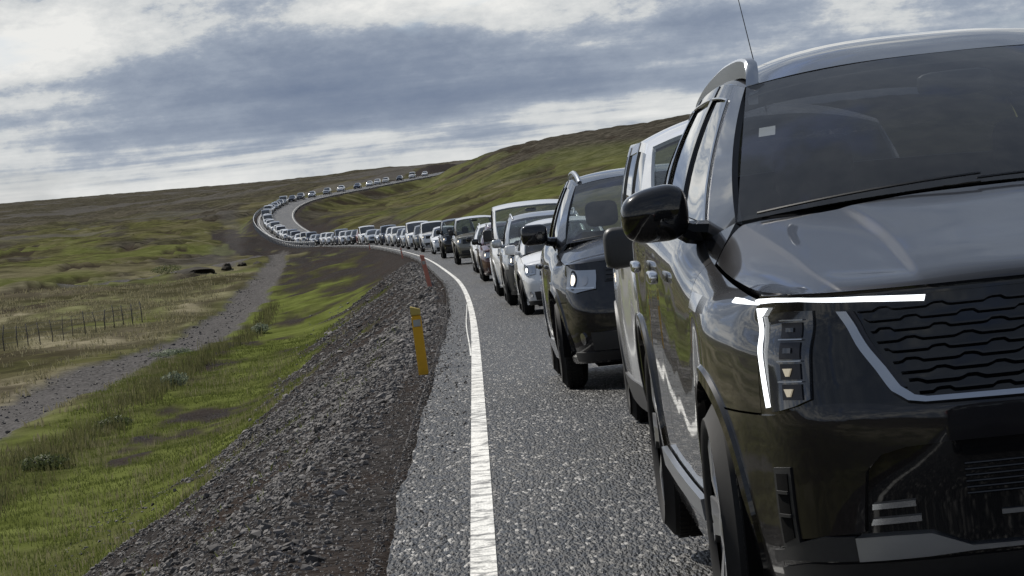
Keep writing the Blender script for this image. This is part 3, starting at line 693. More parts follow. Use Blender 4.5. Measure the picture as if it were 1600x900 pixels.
def build_car(sp, lod=0):
    K = CarShape(sp); L, hw, r, gc, fo, wb = sp['L'], sp['hw'], sp['r'], sp['gc'], sp['fo'], sp['wb']
    P = Parts(L, lod); c = P.c
    body = sp.get('paint', 'paint_white'); ra, rb = fo, fo + wb; Ra = r + sp.get('arch', .055); arches = [(ra, r + .01), (rb, r + .01)]
    clad = sp.get('clad', 'plastic_black'); G_ = lambda hi, lo: lo if lod else hi
    glassm = 'far_glass' if lod else sp.get('glass', 'car_glass'); sideg = 'far_glass' if lod else sp.get('side_glass', 'side_glass_dark')
    pn = lambda G, gap=.003, sk=.014: panel(G, c, gap, sk, lod)
    lines = sp['lines']; doors = sp['doors']
    # ---- body sides
    segs = [('fender', K.y0, doors[0])] + [('door', a, b) for a, b in zip(doors[:-1], doors[1:])] + [('rear_quarter', doors[-1], K.ycol[-1])]
    door_idx = []; zsp = sp.get('seam', .62)
    for nm, a, b in segs:
        if nm == 'fender' and not lod:
            for nn, z0, z1, mt in (('fender', zsp, None, body), ('bumper_corner', gc, zsp, sp.get('bumper_paint', body))):
                e = b if nn == 'fender' else min(b, fo + .1)
                V, F = pn(side_grid(K, a, e, z0, z1, max(6, int((e-a)/.03)), 22 if z1 is None else 18)); V, F = arch_cut(V, F, arches, Ra); P.mirror(nn, V, F, mt)
            V, F = pn(side_grid(K, fo + .1, b, gc, zsp, max(6, int((b-fo-.1)/.03)), 18)); V, F = arch_cut(V, F, arches, Ra)
            if F: P.mirror('fender_rear', V, F, body)
            continue
        V, F = pn(side_grid(K, a, b, gc, None, max(4, int((b-a)/G_(.035, .14))), G_(26, 8)))
        V, F = arch_cut(V, F, arches, Ra)
        if F:
            ij = P.mirror(nm, V, F, body)
            if nm == 'door': door_idx.append((ij, a, b))
    for yw, zw in arches:
        th = np.radians(np.linspace(-8, 188, G_(40, 14))); gw = sp.get('clad_w', .05)
        prof = [(0, -.10), (0, .008), (.006, .012), (gw, .010), (gw + .008, .0)] if not lod else [(0, -.08), (0, .012), (gw, .012)]
        G = np.zeros((len(th), len(prof), 3))
        for i, a in enumerate(th):
            for j, (dr, of) in enumerate(prof):
                rad_ = Ra + dr; y = yw - rad_*math.cos(a); z = max(zw + rad_*math.sin(a), gc - .01)
                G[i, j] = (K.side_x(y, min(z, 2))[0] + of, y, z)
        V = G.reshape(-1, 3); P.mirror('wheel_arch', V, [tuple(f) for f in gridfaces(len(th), len(prof))], clad)
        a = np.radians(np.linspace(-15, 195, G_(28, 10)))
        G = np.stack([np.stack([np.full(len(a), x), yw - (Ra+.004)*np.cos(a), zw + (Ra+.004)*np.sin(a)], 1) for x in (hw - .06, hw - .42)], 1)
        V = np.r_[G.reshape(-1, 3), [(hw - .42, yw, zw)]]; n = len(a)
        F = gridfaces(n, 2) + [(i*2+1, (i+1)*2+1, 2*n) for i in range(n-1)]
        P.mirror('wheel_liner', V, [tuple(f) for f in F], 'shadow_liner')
        for s_ in (1, -1): wheel(P, sp, yw, s_, sp.get('dark_wheels', True))
    if not lod:
        V, F = pn(side_grid(K, ra + Ra + .03, rb - Ra - .03, gc, gc + sp.get('sill', .16), 40, 8, .012), 0, .02); P.mirror('sill_trim', V, F, clad)
    # ---- nose
    zt = K.nose[-1, 0]
    U, Z = np.meshgrid(np.linspace(0, 1, G_(28, 9)), np.linspace(gc, zt, G_(26, 8)))
    V, F = panel(full(K.nose_grid(U, Z)), c, 0, 0, lod); P.add('bumper', V, F, sp.get('nose_paint', body))
    for it in sp.get('nose_items', []): nose_strip(K, P, it[0], it[1], it[2], it[3], it[4], mode=it[5] if len(it) > 5 else 'pair')
    # ---- hood
    if 'hood' in sp: HC = np.array(sp['hood'], float)
    else:
        yc, zc = sp['cowl']; y1 = lines[0][0]; zl = zt + .004
        HC = []
        ty = np.linspace(0, 1, 6)
        for i, q in enumerate((0, .02, .2, .5, .8, 1.0)):
            yo = K.y0 + (y1 - K.y0) * q; zo, xo = np.interp(yo, K.side_fine[:, 0, 1], K.side_fine[:, -1, 2]), np.interp(yo, K.side_fine[:, 0, 1], K.side_fine[:, -1, 0])
            yl = K.nose[-1, 1]; ycn = yl + .005 + (yc - yl) * q; zcn = zl + (zc - zl) * (1 - (1-q)**1.7) + (.02 if i else 0)
            row = []
            for f in (0, .35, .62, .84, 1.0):
                pn_ = K.nose_pt(min(.98, f*.86), zt)[0] if i < 2 else None
                x = f * xo; y = ycn + (yo - ycn) * f**2.4; z = zcn + (zo - zcn) * f**2.6
                if i < 2: x, y = (pn_[0], pn_[1] + (.0 if i == 0 else .035)) if f < 1 else (xo, yo)
                row.append((x, y, z))
            HC.append(row)
        HC = np.array(HC)
    V, F = pn(full(surf(HC, G_(7, 2), G_(6, 2)))); hood = P.add('hood', V, F, sp.get('hood_paint', body))
    # ---- glasshouse
    edge = np.array(sp['edge']); top_xyz = lambda y: np.array([np.interp(y, K.side_fine[:, 0, 1], K.side_fine[:, -1, 0]), y, np.interp(y, K.side_fine[:, 0, 1], K.side_fine[:, -1, 2])])
    ef = pchip(edge[:, 0], edge[:, 1:], np.linspace(edge[0, 0], edge[-1, 0], 120)); ey = np.linspace(edge[0, 0], edge[-1, 0], 120)
    edge_xyz = lambda y: np.array([np.interp(y, ey, ef[:, 1]), y, np.interp(y, ey, ef[:, 0])])
    wc = np.array(sp.get('wsc') or (hw*.80, lines[0][0], sp['cowl'][1] - .03))
    def gh(l0, l1, h0, h1, off, nu, nh):
        G = np.zeros((nu, nh, 3))
        for i, u in enumerate(np.linspace(0, 1, nu)):
            b_ = top_xyz(l0[0] + (l1[0]-l0[0])*u) if l0 is not lines[0] else wc*(1-u) + top_xyz(l1[0])*u
            e_ = edge_xyz(l0[1] + (l1[1]-l0[1])*u)
            for j, h in enumerate(np.linspace(h0, h1, nh)):
                p = b_*(1-h) + e_*h; p[0] += .10 * h*(1-h) + off; G[i, j] = p
        return G
    kinds = sp['kinds']
    for l0, l1, kd in zip(lines[:-1], lines[1:], kinds):
        if kd == 'w':
            V, F = pn(gh(l0, l1, .03, .90, -.006, G_(10, 3), G_(10, 3)), .002, .004); P.mirror('side_window', V, F, sideg)
            V, F = pn(gh(l0, l1, .90, 1.0, 0, G_(10, 3), 3), 0, .02); P.mirror('window_frame', V, F, sp.get('frame', body))
            if not lod and sp.get('chrome_line'):
                a = gh(l0, l1, 0.015, .015, .004, 12, 1)[:, 0]; P.mirror('trim_strip', *tube(a, .009), 'chrome')
                a = gh(l0, l1, 0.90, .90, .004, 12, 1)[:, 0]
                if l0 is lines[1]: a = np.r_[gh(l0, l1, .015, .88, .005, 2, 14)[0], a]
                P.mirror('trim_strip', *tube(a, .005), 'chrome')
        else:
            V, F = pn(gh(l0, l1, 0, 1, 0.004 if kd == 'b' else 0, G_(6, 2), G_(14, 4)), .0015, .02); P.mirror('pillar', V, F, body if kd == 'p' else 'gloss_black')
    b0, e0 = wc, edge_xyz(lines[0][1]); yc, zc = sp['cowl']; yt, ztp = sp['wtop']
    G = np.zeros((G_(14, 4), G_(14, 5), 3))
    for i, h in enumerate(np.linspace(0, 1, G.shape[0])):
        for j, f in enumerate(np.linspace(0, 1, G.shape[1])):
            lo = np.array([f*b0[0], yc + .02 + (b0[1]-yc-.02)*f**2.2, zc + (b0[2]-zc)*f**2.2]); hi = np.array([f*e0[0], yt + (e0[1]-yt)*f**2.2, ztp + (e0[2]-ztp)*f**2.4])
            G[i, j] = lo*(1-h) + hi*h + np.array([0, -.05, .04]) * 4*h*(1-h) * .5
    CG = np.array([[top_xyz(a)*(1-f) + (wc*(1-u) + top_xyz(lines[1][0])*u)*f + np.array([.003, 0, 0]) for f in np.linspace(0, 1, 5)] for u, a in zip(np.linspace(0, 1, 8), np.linspace(wc[1] - .06, lines[1][0], 8))])
    V, F = pn(CG, 0, .02); P.mirror('cowl_corner', V, F, 'gloss_black')
    V, F = pn(full(G), .004, .006); wsx = P.add('windshield', V, F, glassm)
    # ---- roof
    yr = edge[-1, 0]; rl = np.array(sp['roof']); ry = np.linspace(lines[0][1], yr, G_(26, 7)); rz = pchip(rl[:, 0], rl[:, 1], np.clip(ry, rl[0, 0], rl[-1, 0]))
    G = np.zeros((len(ry), G_(14, 5), 3))
    for i, y in enumerate(ry):
        e_ = edge_xyz(y); fr = 1 - i / (len(ry)-1)
        for j, f in enumerate(np.linspace(0, 1, G.shape[1])):
            dy = (yt - e0[1]) * (1 - f**2.2) * max(0, 1 - i/5.0)
            G[i, j] = (f*e_[0], y + dy, e_[2] + (rz[i]-e_[2]) * (1 - f**sp.get('crown', 2.8)))
    if not lod:
        Hl = G.copy(); Hl[..., 2] -= .022; Hl[..., 0] *= .985; Hl[0, :, 1] -= .035; Hl[-1, :, 1] += .03; Hl[0, :, 2] -= .012
        V, F = panel(full(Hl), c, 0, 0); P.add('headliner', V, F, 'shadow_liner')
    V, F = pn(full(G), 0, .02); P.add('roof', V, F, sp.get('roof_paint', body))
    # ---- tail
    bl = top_xyz(L - .12); er = edge_xyz(yr)
    rows = [(er[0], yr, er[2], rz[-1]), (bl[0]*.99, L-.14, bl[2], bl[2]+.02), (hw*.86, L-.04, .82, .84), (hw*.85, L, .5, .5), (hw*.80, L-.08, gc, gc)]
    TC = np.array([[(f*x, y + (.10 if k == 1 else .05)*(1-f**2.5) - .05, zz_*f**2 + zc_*(1-f**2)) for f in np.linspace(0, 1, G_(14, 5))] for k, (x, y, zz_, zc_) in enumerate(rows)])
    TC[0, :, 1] = yr; TC[0, :, 2] = er[2] + (rz[-1] - er[2]) * (1 - np.linspace(0, 1, G_(14, 5)) ** sp.get('crown', 2.8))
    T = surf(TC, G_(8, 2), 0); kq = G_(8, 2)
    V, F = pn(full(T[kq:]), 0, .01); P.add('tailgate', V, F, body)
    V, F = pn(full(T[:kq + 1]), 0, .006); P.add('rear_window', V, F, 'far_glass' if lod else sp.get('rear_glass', 'car_glass'))
    V, F = panel(side_grid(K, L - .42, K.ycol[-1] - .01, .82, 1.10, 8, 6, .008), c, 0, .02, lod); P.mirror('tail_light', V, F, 'red_lens')
    # ---- under the skin
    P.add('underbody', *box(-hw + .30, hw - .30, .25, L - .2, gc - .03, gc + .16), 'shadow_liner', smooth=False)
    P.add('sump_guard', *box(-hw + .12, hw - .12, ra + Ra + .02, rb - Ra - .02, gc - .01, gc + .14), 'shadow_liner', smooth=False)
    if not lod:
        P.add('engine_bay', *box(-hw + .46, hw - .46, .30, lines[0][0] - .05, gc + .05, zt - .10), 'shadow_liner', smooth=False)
        y1 = lines[0][0]
        P.add('dashboard', *box(-hw + .16, hw - .16, y1 - .12, y1 + .42, .55, zc - .06, .05), 'plastic_black')
        for sx in (-1, 1):
            ys_ = y1 + 1.12; x0 = sx * .37
            st = P.add('seat', *join(box(x0-.26, x0+.26, ys_-.42, ys_+.12, .42, .62, .05), box(x0-.25, x0+.25, ys_+.02, ys_+.20, .58, 1.18, .06)), 'seat_cloth')
            P.add('headrest', *superell((x0, ys_+.14, min(1.32, sp['H']-.36)), (.135, .06, .105), .5, .5, 16, 10), 'seat_cloth', st)
        P.add('rear_seat', *join(box(-.62, .62, y1 + 1.75, y1 + 2.25, .42, .64, .05), box(-.62, .62, y1 + 2.15, y1 + 2.32, .6, 1.16, .06)), 'seat_cloth')
        th = np.linspace(0, 2*math.pi, 25)[:-1]; sw = np.stack([sp.get('steer', .37) + .18*np.cos(th), y1 + .56 + .06*np.sin(th), zc - .08 + .17*np.sin(th)], 1)
        P.add('steering_wheel', *tube(sw, .016, 6, True), 'plastic_black')
        P.add('rear_view_mirror', *superell((0, yt - .10, ztp - .10), (.12, .025, .04), .5, .5, 14, 8), 'plastic_black')
        for (ij, a, b) in door_idx:                              # handles
            yh = b - .20; zh = sp.get('handle_z', .98); xh = K.side_x(yh, zh)[0]
            hv = superell((xh + .028, yh, zh), (.016, .105, .020), .45, .35, 20, 8)
            P.mirror('handle', *hv, sp.get('handle', 'gloss_black'), ij)
        my, mz, mw, mh = sp['mirror']; xb = top_xyz(my + .05)[0]
        mv, mf = superell((xb + .045 + mw/2, my, mz), (mw/2, .085, mh/2), *sp.get('mirror_e', (.5, .45)), 28, 16)
        if 'mirror_e' in sp: q_ = (mv[:, 0] - xb - .045) / mw; mv[:, 2] = np.where(mv[:, 2] > mz, mz + (mv[:, 2] - mz) * (1.08 - .38*q_**2), mv[:, 2])
        mi = P.mirror('side_mirror', *join((mv, mf), tube([(xb - .03, my + .05, mz - mh*.45), (xb + .05, my + .02, mz - mh*.38), (xb + .10, my, mz - mh*.2)], [.04, .035, .03], 8)), sp.get('mirror_paint', 'plastic_black'))
        P.mirror('mirror_glass', *superell((xb + .045 + mw/2, my + .078, mz), (mw*.40, .012, mh*.38), .3, .35, 20, 8), 'mirror_glass', mi)
        wl = lambda f, h: np.array([f*wc[0], yc + .02 + (wc[1]-yc-.02)*abs(f)**2.2 + h*.9 - .012, zc + (wc[2]-zc)*abs(f)**2.2 + h*.5 + .012])
        for f0, f1 in ((-.92, -.10), (-.12, .62)): P.add('wiper', *tube([wl(f, .008 + .03*abs(f - f0)) for f in np.linspace(f0, f1, 9)], .004, 5), 'plastic_black')
        if sp.get('rails'):
            ra_ = sp['rails']; a = np.array([edge_xyz(y) for y in np.linspace(ra_[0], ra_[1], 16)]); a[:, 0] -= .045; a[:, 2] += .012 + .05 * np.sin(np.linspace(0, math.pi, 16)) ** .35
            P.mirror('roof_rail', *tube(a, sp.get('rail_r', .017), 8), sp.get('rail_mat', 'satin_metal'))
    extra = sp.get('extra')
    if extra: extra(K, P, dict(top=top_xyz, edge=edge_xyz, hood=hood, ws=G, wsx=wsx))
    return P

def realize(P, root):
    obs = []
    for d in P.L:
        me = mesh_np(d['name'], d['V'], d['F'], d['mat'], smooth=d['smooth'], sharp=d['sharp'])
        obs.append(link(d['name'], me, root if d['parent'] is None else obs[d['parent']]))
    return obs
def merged(name, P):
    mats = []; V = []; F = []; I = []; o = 0
    for d in P.L:
        if d['mat'] not in mats: mats.append(d['mat'])
        V.append(d['V']); F += [tuple(i + o for i in f) for f in d['F']]; I += [mats.index(d['mat'])] * len(d['F']); o += len(d['V'])
    return mesh_np(name, np.concatenate(V), F, mats, I, True, 40), mats
# ============================================================================= the vehicles of the queue
def suv_extra(K, P, q):
    nose = lambda name, top, bot, off, mat, mode='pair', parent=None, **k: nose_strip(K, P, name, top, bot, off, mat, mode=mode, parent=parent, **k)
    # body coloured bumper skin, lower corner pieces
    nose('bumper_skin', [(0, .742), (.156, .744), (.30, .747), (.375, .752), (.42, .762), (.5, .770), (.60, .770), (.76, .750), (.88, .743), (1, .742)],
         [(0, .655), (.156, .66), (.30, .66), (.375, .655), (.43, .64), (.468, .60), (.488, .447), (.75, .428), (.88, .405), (1, .398)], .014, 'paint_graphite', 'full', kk=5, nv=14)
    nose('lower_corner', [(.515, .437), (.62, .438), (.75, .420), (.89, .397), (1, .390)], [(.515, .376), (.65, .374), (.8, .372), (.9, .368), (1, .355)], .020, 'plastic_black')
    nose('valance', [(0, .372), (.5, .366), (.75, .362), (1, .34)], [(0, .27), (.5, .262), (.75, .24), (1, .215)], .008, 'plastic_black', 'full')
    v = nose('air_curtain', [(.745, .614), (.87, .610)], [(.752, .418), (.885, .398)], .019, 'plastic_black', kk=8, nv=10)
    nose('duct', [(.765, .598), (.845, .596)], [(.775, .432), (.862, .415)], .0215, 'shadow_liner', parent=v, kk=8, nv=10)
    for z in (.545, .485): nose('duct_slat', *rect(.768, .85, z, z + .008), .026, 'plastic_black', parent=v)
    # grille: dark field, bright surround, staggered bars
    go = [(0, .753), (.149, .754), (.33, .757), (.362, .763), (.391, .788), (.42, .846), (.480, .946), (.513, 1.001)]
    gi = [(0, .764), (.149, .765), (.325, .768), (.348, .774), (.372, .800), (.398, .852), (.456, .944), (.485, .999)]
    g = nose('grille', [(0, 1.0), (.15, 1.0), (.28, 1.0), (.34, 1.0), (.38, 1.0), (.42, 1.0), (.46, 1.0), (.487, 1.0)], gi, -.002, 'shadow_liner', 'full', nv=12, skirt=.0)
    nose('grille_surround', gi, go, .022, 'satin_metal', 'full', parent=g, nv=3, skirt=.03)
    nose('grille_surround', [(.36, .80), (.386, .852), (.444, .944), (.470, .999)], [(.372, .800), (.398, .852), (.456, .944), (.485, .999)], .010, 'dark_metal', parent=(g, g), nv=3)
    rowz = np.arange(.785, 1.0, .0265)
    for k, z in enumerate(rowz):
        um = np.interp(z, [.774, .80, .852, .944, .999], [.33, .35, .375, .43, .46])
        us = np.arange(-um, um + .001, .0085); ph = ((us + (k % 2) * .055 + 5) % .11) / .11
        zz_ = z + .008 * np.where(ph < .62, 0, np.where(ph < .70, (ph-.62)/.08, np.where(ph < .92, 1, 1 - (ph-.92)/.08)))
        G = K.nose_grid(np.abs(us)[None], zz_[None], .012)[0]; G[:, 0] *= np.sign(us)
        P.add('grille_bar', *tube(G, .0042, 5), 'gloss_black', g)
    # lamps: black housing, stacked modules, T shaped running light
    h = nose('headlight', [(.60, 1.008), (.70, 1.008), (.80, 1.006), (.87, 1.0)], [(.618, .785), (.70, .768), (.80, .756), (.862, .752)], .008, 'lens_dark', kk=8, nv=12)
    for k in range(4):
        z0 = .958 - k * .052
        nose('lamp_module', *rect(.648, .768 - .004*k, z0 - .018, z0 + .022, 3), .012, 'dark_metal', parent=h)
        nose('lamp_fin', *rect(.640, .775, z0 + .027, z0 + .030, 3), .016, 'satin_metal', parent=h)
        if k > 1: nose('projector', [(.690, z0 + .010), (.738, z0 + .010)], [(.706, z0 - .010), (.722, z0 - .010)], .017, 'lamp_dim', parent=h, kk=3, nv=3)
        else: nose('projector', *rect(.69, .735, z0 - .004, z0 + .008), .016, 'lens_dark', parent=h)
    nose('running_light', [(.312, 1.024), (.44, 1.034), (.656, 1.043), (.80, 1.045), (.96, 1.043), (.998, 1.040)], [(.316, 1.009), (.44, 1.020), (.656, 1.033), (.80, 1.034), (.96, 1.030), (.998, 1.027)], .010, 'drl', kk=8, nv=3, skirt=.003)
    nose('running_light', [(.880, 1.018), (.998, 1.018)], [(.945, .997), (.998, .997)], .010, 'drl', kk=4, nv=3, skirt=.003)
    nose('running_light', [(.955, .995), (.998, .995)], [(.870, .765), (.908, .762)], .010, 'drl', kk=6, nv=16, skirt=.003)
    nose('brow', [(.0, 1.050), (.3, 1.050), (.66, 1.052), (.97, 1.050)], [(.0, 1.028), (.3, 1.028), (.66, 1.046), (.97, 1.046)], .004, 'gloss_black', 'full')
    # lower intake
    for z in (.60, .585, .57, .555, .54, .525):
        us = np.linspace(-.27, .27, 30); G = K.nose_grid(np.abs(us)[None], np.full((1, 30), z), .006)[0]; G[:, 0] *= np.sign(us); P.add('intake_bar', *tube(G, .003, 5), 'gloss_black')
    nose('intake_strip', *rect(0, .211, .466, .478, 3), .010, 'satin_metal', 'full')
    nose('fog_lamp', [(.369, .521), (.462, .517)], [(.369, .506), (.464, .503)], .012, 'reflector_bowl', kk=8)
    nose('fog_lamp', [(.361, .482), (.465, .479)], [(.361, .467), (.471, .463)], .012, 'reflector_bowl', kk=8)
    nose('skid_plate', [(0, .397), (.20, .397), (.273, .398), (.345, .436), (.42, .437), (.512, .435)], [(0, .386), (.20, .386), (.273, .385), (.36, .379), (.42, .377), (.512, .375)], .026, 'satin_metal', 'full', kk=6, skirt=.03)
    # sides
    V, F = panel(side_grid(K, 1.50, 3.15, .335, .40, 30, 5, .026), P.c, 0, .02); P.mirror('sill_strip', V, F, 'satin_metal')
    V, F = panel(side_grid(K, 1.02, 1.30, .985, 1.03, 10, 4, .012), P.c, 0, .012); P.mirror('fender_chrome', V, F, 'chrome')  # small chrome piece high on the fender
    V, F = panel(side_grid(K, .36, .62, 1.026, 1.038, 8, 3, .004), P.c, 0, .006); P.mirror('running_light', V, F, 'drl')  # running light carried onto the fender; its glow also stands for sun glare
    rail = [(.600, 2.15, 1.60), (.594, 2.17, 1.645), (.592, 2.22, 1.680), (.600, 2.4, 1.690), (.610, 2.8, 1.680), (.612, 3.3, 1.655), (.615, 3.8, 1.615), (.615, 4.15, 1.572), (.60, 4.25, 1.54)]
    rail = pchip(np.arange(len(rail)), np.array(rail), np.linspace(0, len(rail) - 1, 40))
    G = []
    for p in rail: G.append([p + np.array(d) for d in ((-.014, 0, -.045), (.016, 0, -.045), (.020, 0, .010), (.012, 0, .018), (-.012, 0, .018), (-.020, 0, .010), (-.014, 0, -.045))])
    G = np.array(G); V = G.reshape(-1, 3); F = gridfaces(40, 7) + [[6, 5, 4, 3, 2, 1, 0]]
    P.mirror('roof_rail', V, [tuple(f) for f in F], 'satin_metal')
    P.add('sticker', [(-.625, 1.83, 1.452), (-.577, 1.80, 1.455), (-.570, 1.835, 1.482), (-.618, 1.865, 1.479)], [(0, 1, 2, 3)], 'sticker', smooth=False)

SUV = dict(L=4.81, hw=.95, H=1.70, fo=.935, wb=2.815, r=.373, tw=.235, gc=.2, y0=.36, shoulder=.07, arch=.042, clad_w=.038, seam=.742, wheel_in=.008, bright_spokes=True,
  plan=[(.36, .872), (.55, .93), (.935, .985), (1.42, .975), (2.0, .985), (2.65, .99), (3.2, .99), (3.75, 1.0), (4.2, .98), (4.55, .93), (4.74, .86)],
  top=[(.36, 1.040, .806), (.55, 1.050, .818), (.935, 1.066, .828), (1.42, 1.105, .834), (1.75, 1.175, .818), (2.65, 1.205, .838), (3.5, 1.235, .828), (4.2, 1.27, .79), (4.74, 1.28, .70)],
  nose=[(.2, .15), (.28, .06), (.37, .015), (.46, .01), (.60, .0), (.74, .005), (.80, .03), (.95, .07), (1.04, .085)],
  hood=[[(0, .075, 1.048), (.2, .08, 1.048), (.40, .115, 1.046), (.43, .125, 1.045), (.60, .225, 1.046), (.62, .245, 1.046), (.70, .300, 1.046)],
        [(0, .10, 1.068), (.2, .105, 1.068), (.40, .14, 1.062), (.43, .15, 1.060), (.607, .262, 1.057), (.625, .28, 1.053), (.735, .345, 1.048)],
        [(0, .28, 1.112), (.2, .28, 1.112), (.40, .30, 1.100), (.43, .31, 1.086), (.635, .49, 1.089), (.655, .50, 1.081), (.795, .52, 1.054)],
        [(0, .6, 1.172), (.2, .6, 1.170), (.40, .62, 1.154), (.435, .63, 1.136), (.662, .78, 1.130), (.682, .79, 1.119), (.815, .78, 1.065)],
        [(0, .88, 1.225), (.2, .88, 1.222), (.42, .92, 1.204), (.46, .94, 1.188), (.698, 1.075, 1.170), (.72, 1.09, 1.158), (.826, 1.05, 1.078)],
        [(0, 1.06, 1.256), (.22, 1.07, 1.253), (.45, 1.12, 1.236), (.49, 1.14, 1.228), (.735, 1.35, 1.206), (.757, 1.37, 1.194), (.832, 1.34, 1.100)]],
  cowl=(1.07, 1.262), wtop=(1.98, 1.656), doors=[1.42, 2.62, 3.56], handle_z=1.03, handle='chrome', chrome_line=True, frame='gloss_black',
  lines=[(1.44, 2.15), (1.74, 2.36), (2.60, 2.68), (2.70, 2.76), (3.50, 3.45), (3.60, 3.55), (4.05, 4.0), (4.70, 4.38)], kinds=['p', 'w', 'b', 'w', 'b', 'w', 'p'],
  wsc=(.757, 1.40, 1.210), edge=[(2.05, 1.60, .612), (2.15, 1.612, .622), (2.6, 1.632, .652), (3.2, 1.612, .662), (3.8, 1.575, .655), (4.40, 1.505, .60)], roof=[(2.15, 1.656), (2.5, 1.728), (3.0, 1.745), (3.8, 1.70), (4.40, 1.60)],
  mirror=(1.74, 1.252, .205, .17), mirror_paint='gloss_black', paint='paint_graphite', nose_paint='gloss_black', clad='gloss_black', mirror_e=(.62, .50), glass='windscreen_dark', side_glass='side_glass_dark', rear_glass='side_glass_dark', steer=.37, spokes=5, twin=True, rim=.745, extra=suv_extra)

def spec(L, hw, H, fo, wb, r, gc, lip, cowl, wtop, belt, rw, tail, pil, nose_d=.36, **kw):
    """lip: (y, z) of the hood's front edge; cowl, wtop: (y, z) of the foot and head of the windshield on the centre line; belt: z of the sill of the side windows, front and rear"""
    ycc = cowl[0] + kw.pop('wrap', .26); zcb = min(cowl[1] - .035, belt[0] - .03); ywt = wtop[0] + .12
    top = [(nose_d, lip[1] - .01, hw*.85), (fo, lip[1] + .45*(zcb - lip[1]), hw*.875), (ycc, zcb, hw*.885), (ycc + .32, belt[0], hw*.885), (L*.62, belt[1], hw*.89), (L - .5, belt[1] + .02, hw*.87), (L - .03, belt[1] + .02, hw*.80)]
    drop = kw.pop('drop', .065)
    edge = [(wtop[0], wtop[1] - drop*.95, rw*.93), (ywt, wtop[1] - drop*.7, rw*.95), (wtop[0] + .7, H - drop, rw), (tail[0] - .8, H - drop - .005, rw), (tail[0], tail[1] - .05, rw*.93)]
    roof = [(ywt, wtop[1]), (wtop[0] + .6, H - .01), (wtop[0] + 1.2, H), (tail[0], tail[1])]
    z0 = lip[1]
    nose = kw.pop('nose', None) or [(gc, .10), (gc + .12, .02), (gc + .25, .0), (z0*.62, .0), (z0*.8, lip[0]*.45), (z0, lip[0])]
    lines = [(ycc, ywt), (ycc + kw.pop('apil', .24), ywt + .16)]; kinds = ['p']
    for a, b in pil: lines += [(a - .04, b - .04), (a + .05, b + .05)]; kinds += ['w', 'b']
    lines += [(L - .55, tail[0] - .28), (L - .12, tail[0])]; kinds += ['w', 'p']
    d = dict(L=L, hw=hw, H=H, fo=fo, wb=wb, r=r, tw=.205, gc=gc, y0=nose_d, top=top, edge=edge, roof=roof, nose=nose, cowl=cowl, wtop=wtop, lines=lines, kinds=kinds, handle_z=belt[0] - .12,
             doors=[ycc + .12] + [a for a, b in pil], mirror=(ycc + .34, belt[0] + .10, .19, .16), seam=z0*.7)
    d.update(kw); return d
def plate(z, u=.15): return [('number_plate', *rect(0, u, z, z + .11), .022, 'plate_white', 'full')]
def front(lz0, lz1, lu0, lu1, gz0, gz1, gu, ilz, lamp='headlamp_warm', fog=True, gm='gloss_black', sweep=.04):
    """headlights, grille, lower intake, fog lamps"""
    it = [('grille', *rect(0, gu, gz0, gz1, 3), .010, gm, 'full'), ('intake', *rect(0, .55, ilz, ilz + .13, 3), .010, 'plastic_black', 'full'),
          ('headlight', [(lu0, lz1 - sweep*.3), ((lu0+lu1)/2, lz1), (lu1, lz1 + sweep)], [(lu0, lz0 + .02), ((lu0+lu1)/2, lz0), (lu1, lz0 + sweep)], .012, 'satin_metal'),
          ('valance', *rect(0, .97, ilz - .08, ilz - .012, 3), .008, 'plastic_black', 'full'),
          ('headlight_trim', *rect(lu0 + .01, lu1 - .02, lz0 + .02, lz0 + .032, 4, sweep*.5/(lu1-lu0)), .018, 'reflector_bowl'),
          ('headlight_bowl', *disc(lu0 + (lu1-lu0)*.60, (lz0+lz1)/2 + .012, (lz1-lz0)*.44), .015, 'dark_metal'),
          ('headlight_ring', *disc(lu0 + (lu1-lu0)*.60, (lz0+lz1)/2 + .012, (lz1-lz0)*.33), .018, 'reflector_bowl'),
          ('headlight_bulb', *disc(lu0 + (lu1-lu0)*.60, (lz0+lz1)/2 + .012, (lz1-lz0)*.24), .022, lamp),
          ('indicator', *disc(lu0 + (lu1-lu0)*.22, (lz0+lz1)/2, (lz1-lz0)*.22), .016, 'alloy')]
    if fog: it.append(('fog_lamp', *disc(.66, ilz + .09, .045), .014, 'reflector_bowl'))
    for k in range(3): z = gz0 + (gz1-gz0)*(k+.5)/3; it.append(('grille_bar', *rect(0, gu*.97, z - .006, z + .006, 3), .018, 'plastic_black', 'full'))
    return it

def aerial(pts): return lambda K, P, q: P.add('aerial', *tube(pts, [.005, .003, .002], 5), 'plastic_black')
RAV = spec(4.40, .908, 1.68, .86, 2.56, .352, .20, (.16, .95), (.98, 1.13), (1.80, 1.60), (1.06, 1.12), .61, (4.1, 1.58), [(2.35, 2.45), (3.25, 3.2)], paint='paint_black', rails=(2.0, 3.9), rail_mat='satin_metal', rail_r=.020,
    clad='paint_black', bumper_paint='paint_black', nose_items=front(.73, .90, .46, .93, .80, .90, .40, .30, 'headlamp_warm') + plate(.46), mirror=(1.60, 1.20, .21, .165), mirror_paint='paint_black', handle='gloss_black', dark_wheels=False)
KANGOO = spec(4.15, .86, 1.81, .80, 2.62, .315, .17, (.14, .86), (.66, 1.06), (1.50, 1.72), (1.10, 1.14), .66, (4.05, 1.74), [(2.15, 2.15), (3.1, 3.1)], paint='paint_white', mirror=(1.10, 1.09, .17, .22), mirror_paint='plastic_black', clad='plastic_black',
    nose_items=front(.66, .84, .50, .93, .66, .78, .35, .28) + plate(.42), wrap=.30, apil=.28, drop=.15, crown=2.1, extra=aerial([(.02, 1.60, 1.70), (-.02, 1.72, 2.05), (-.08, 1.90, 2.60)]))
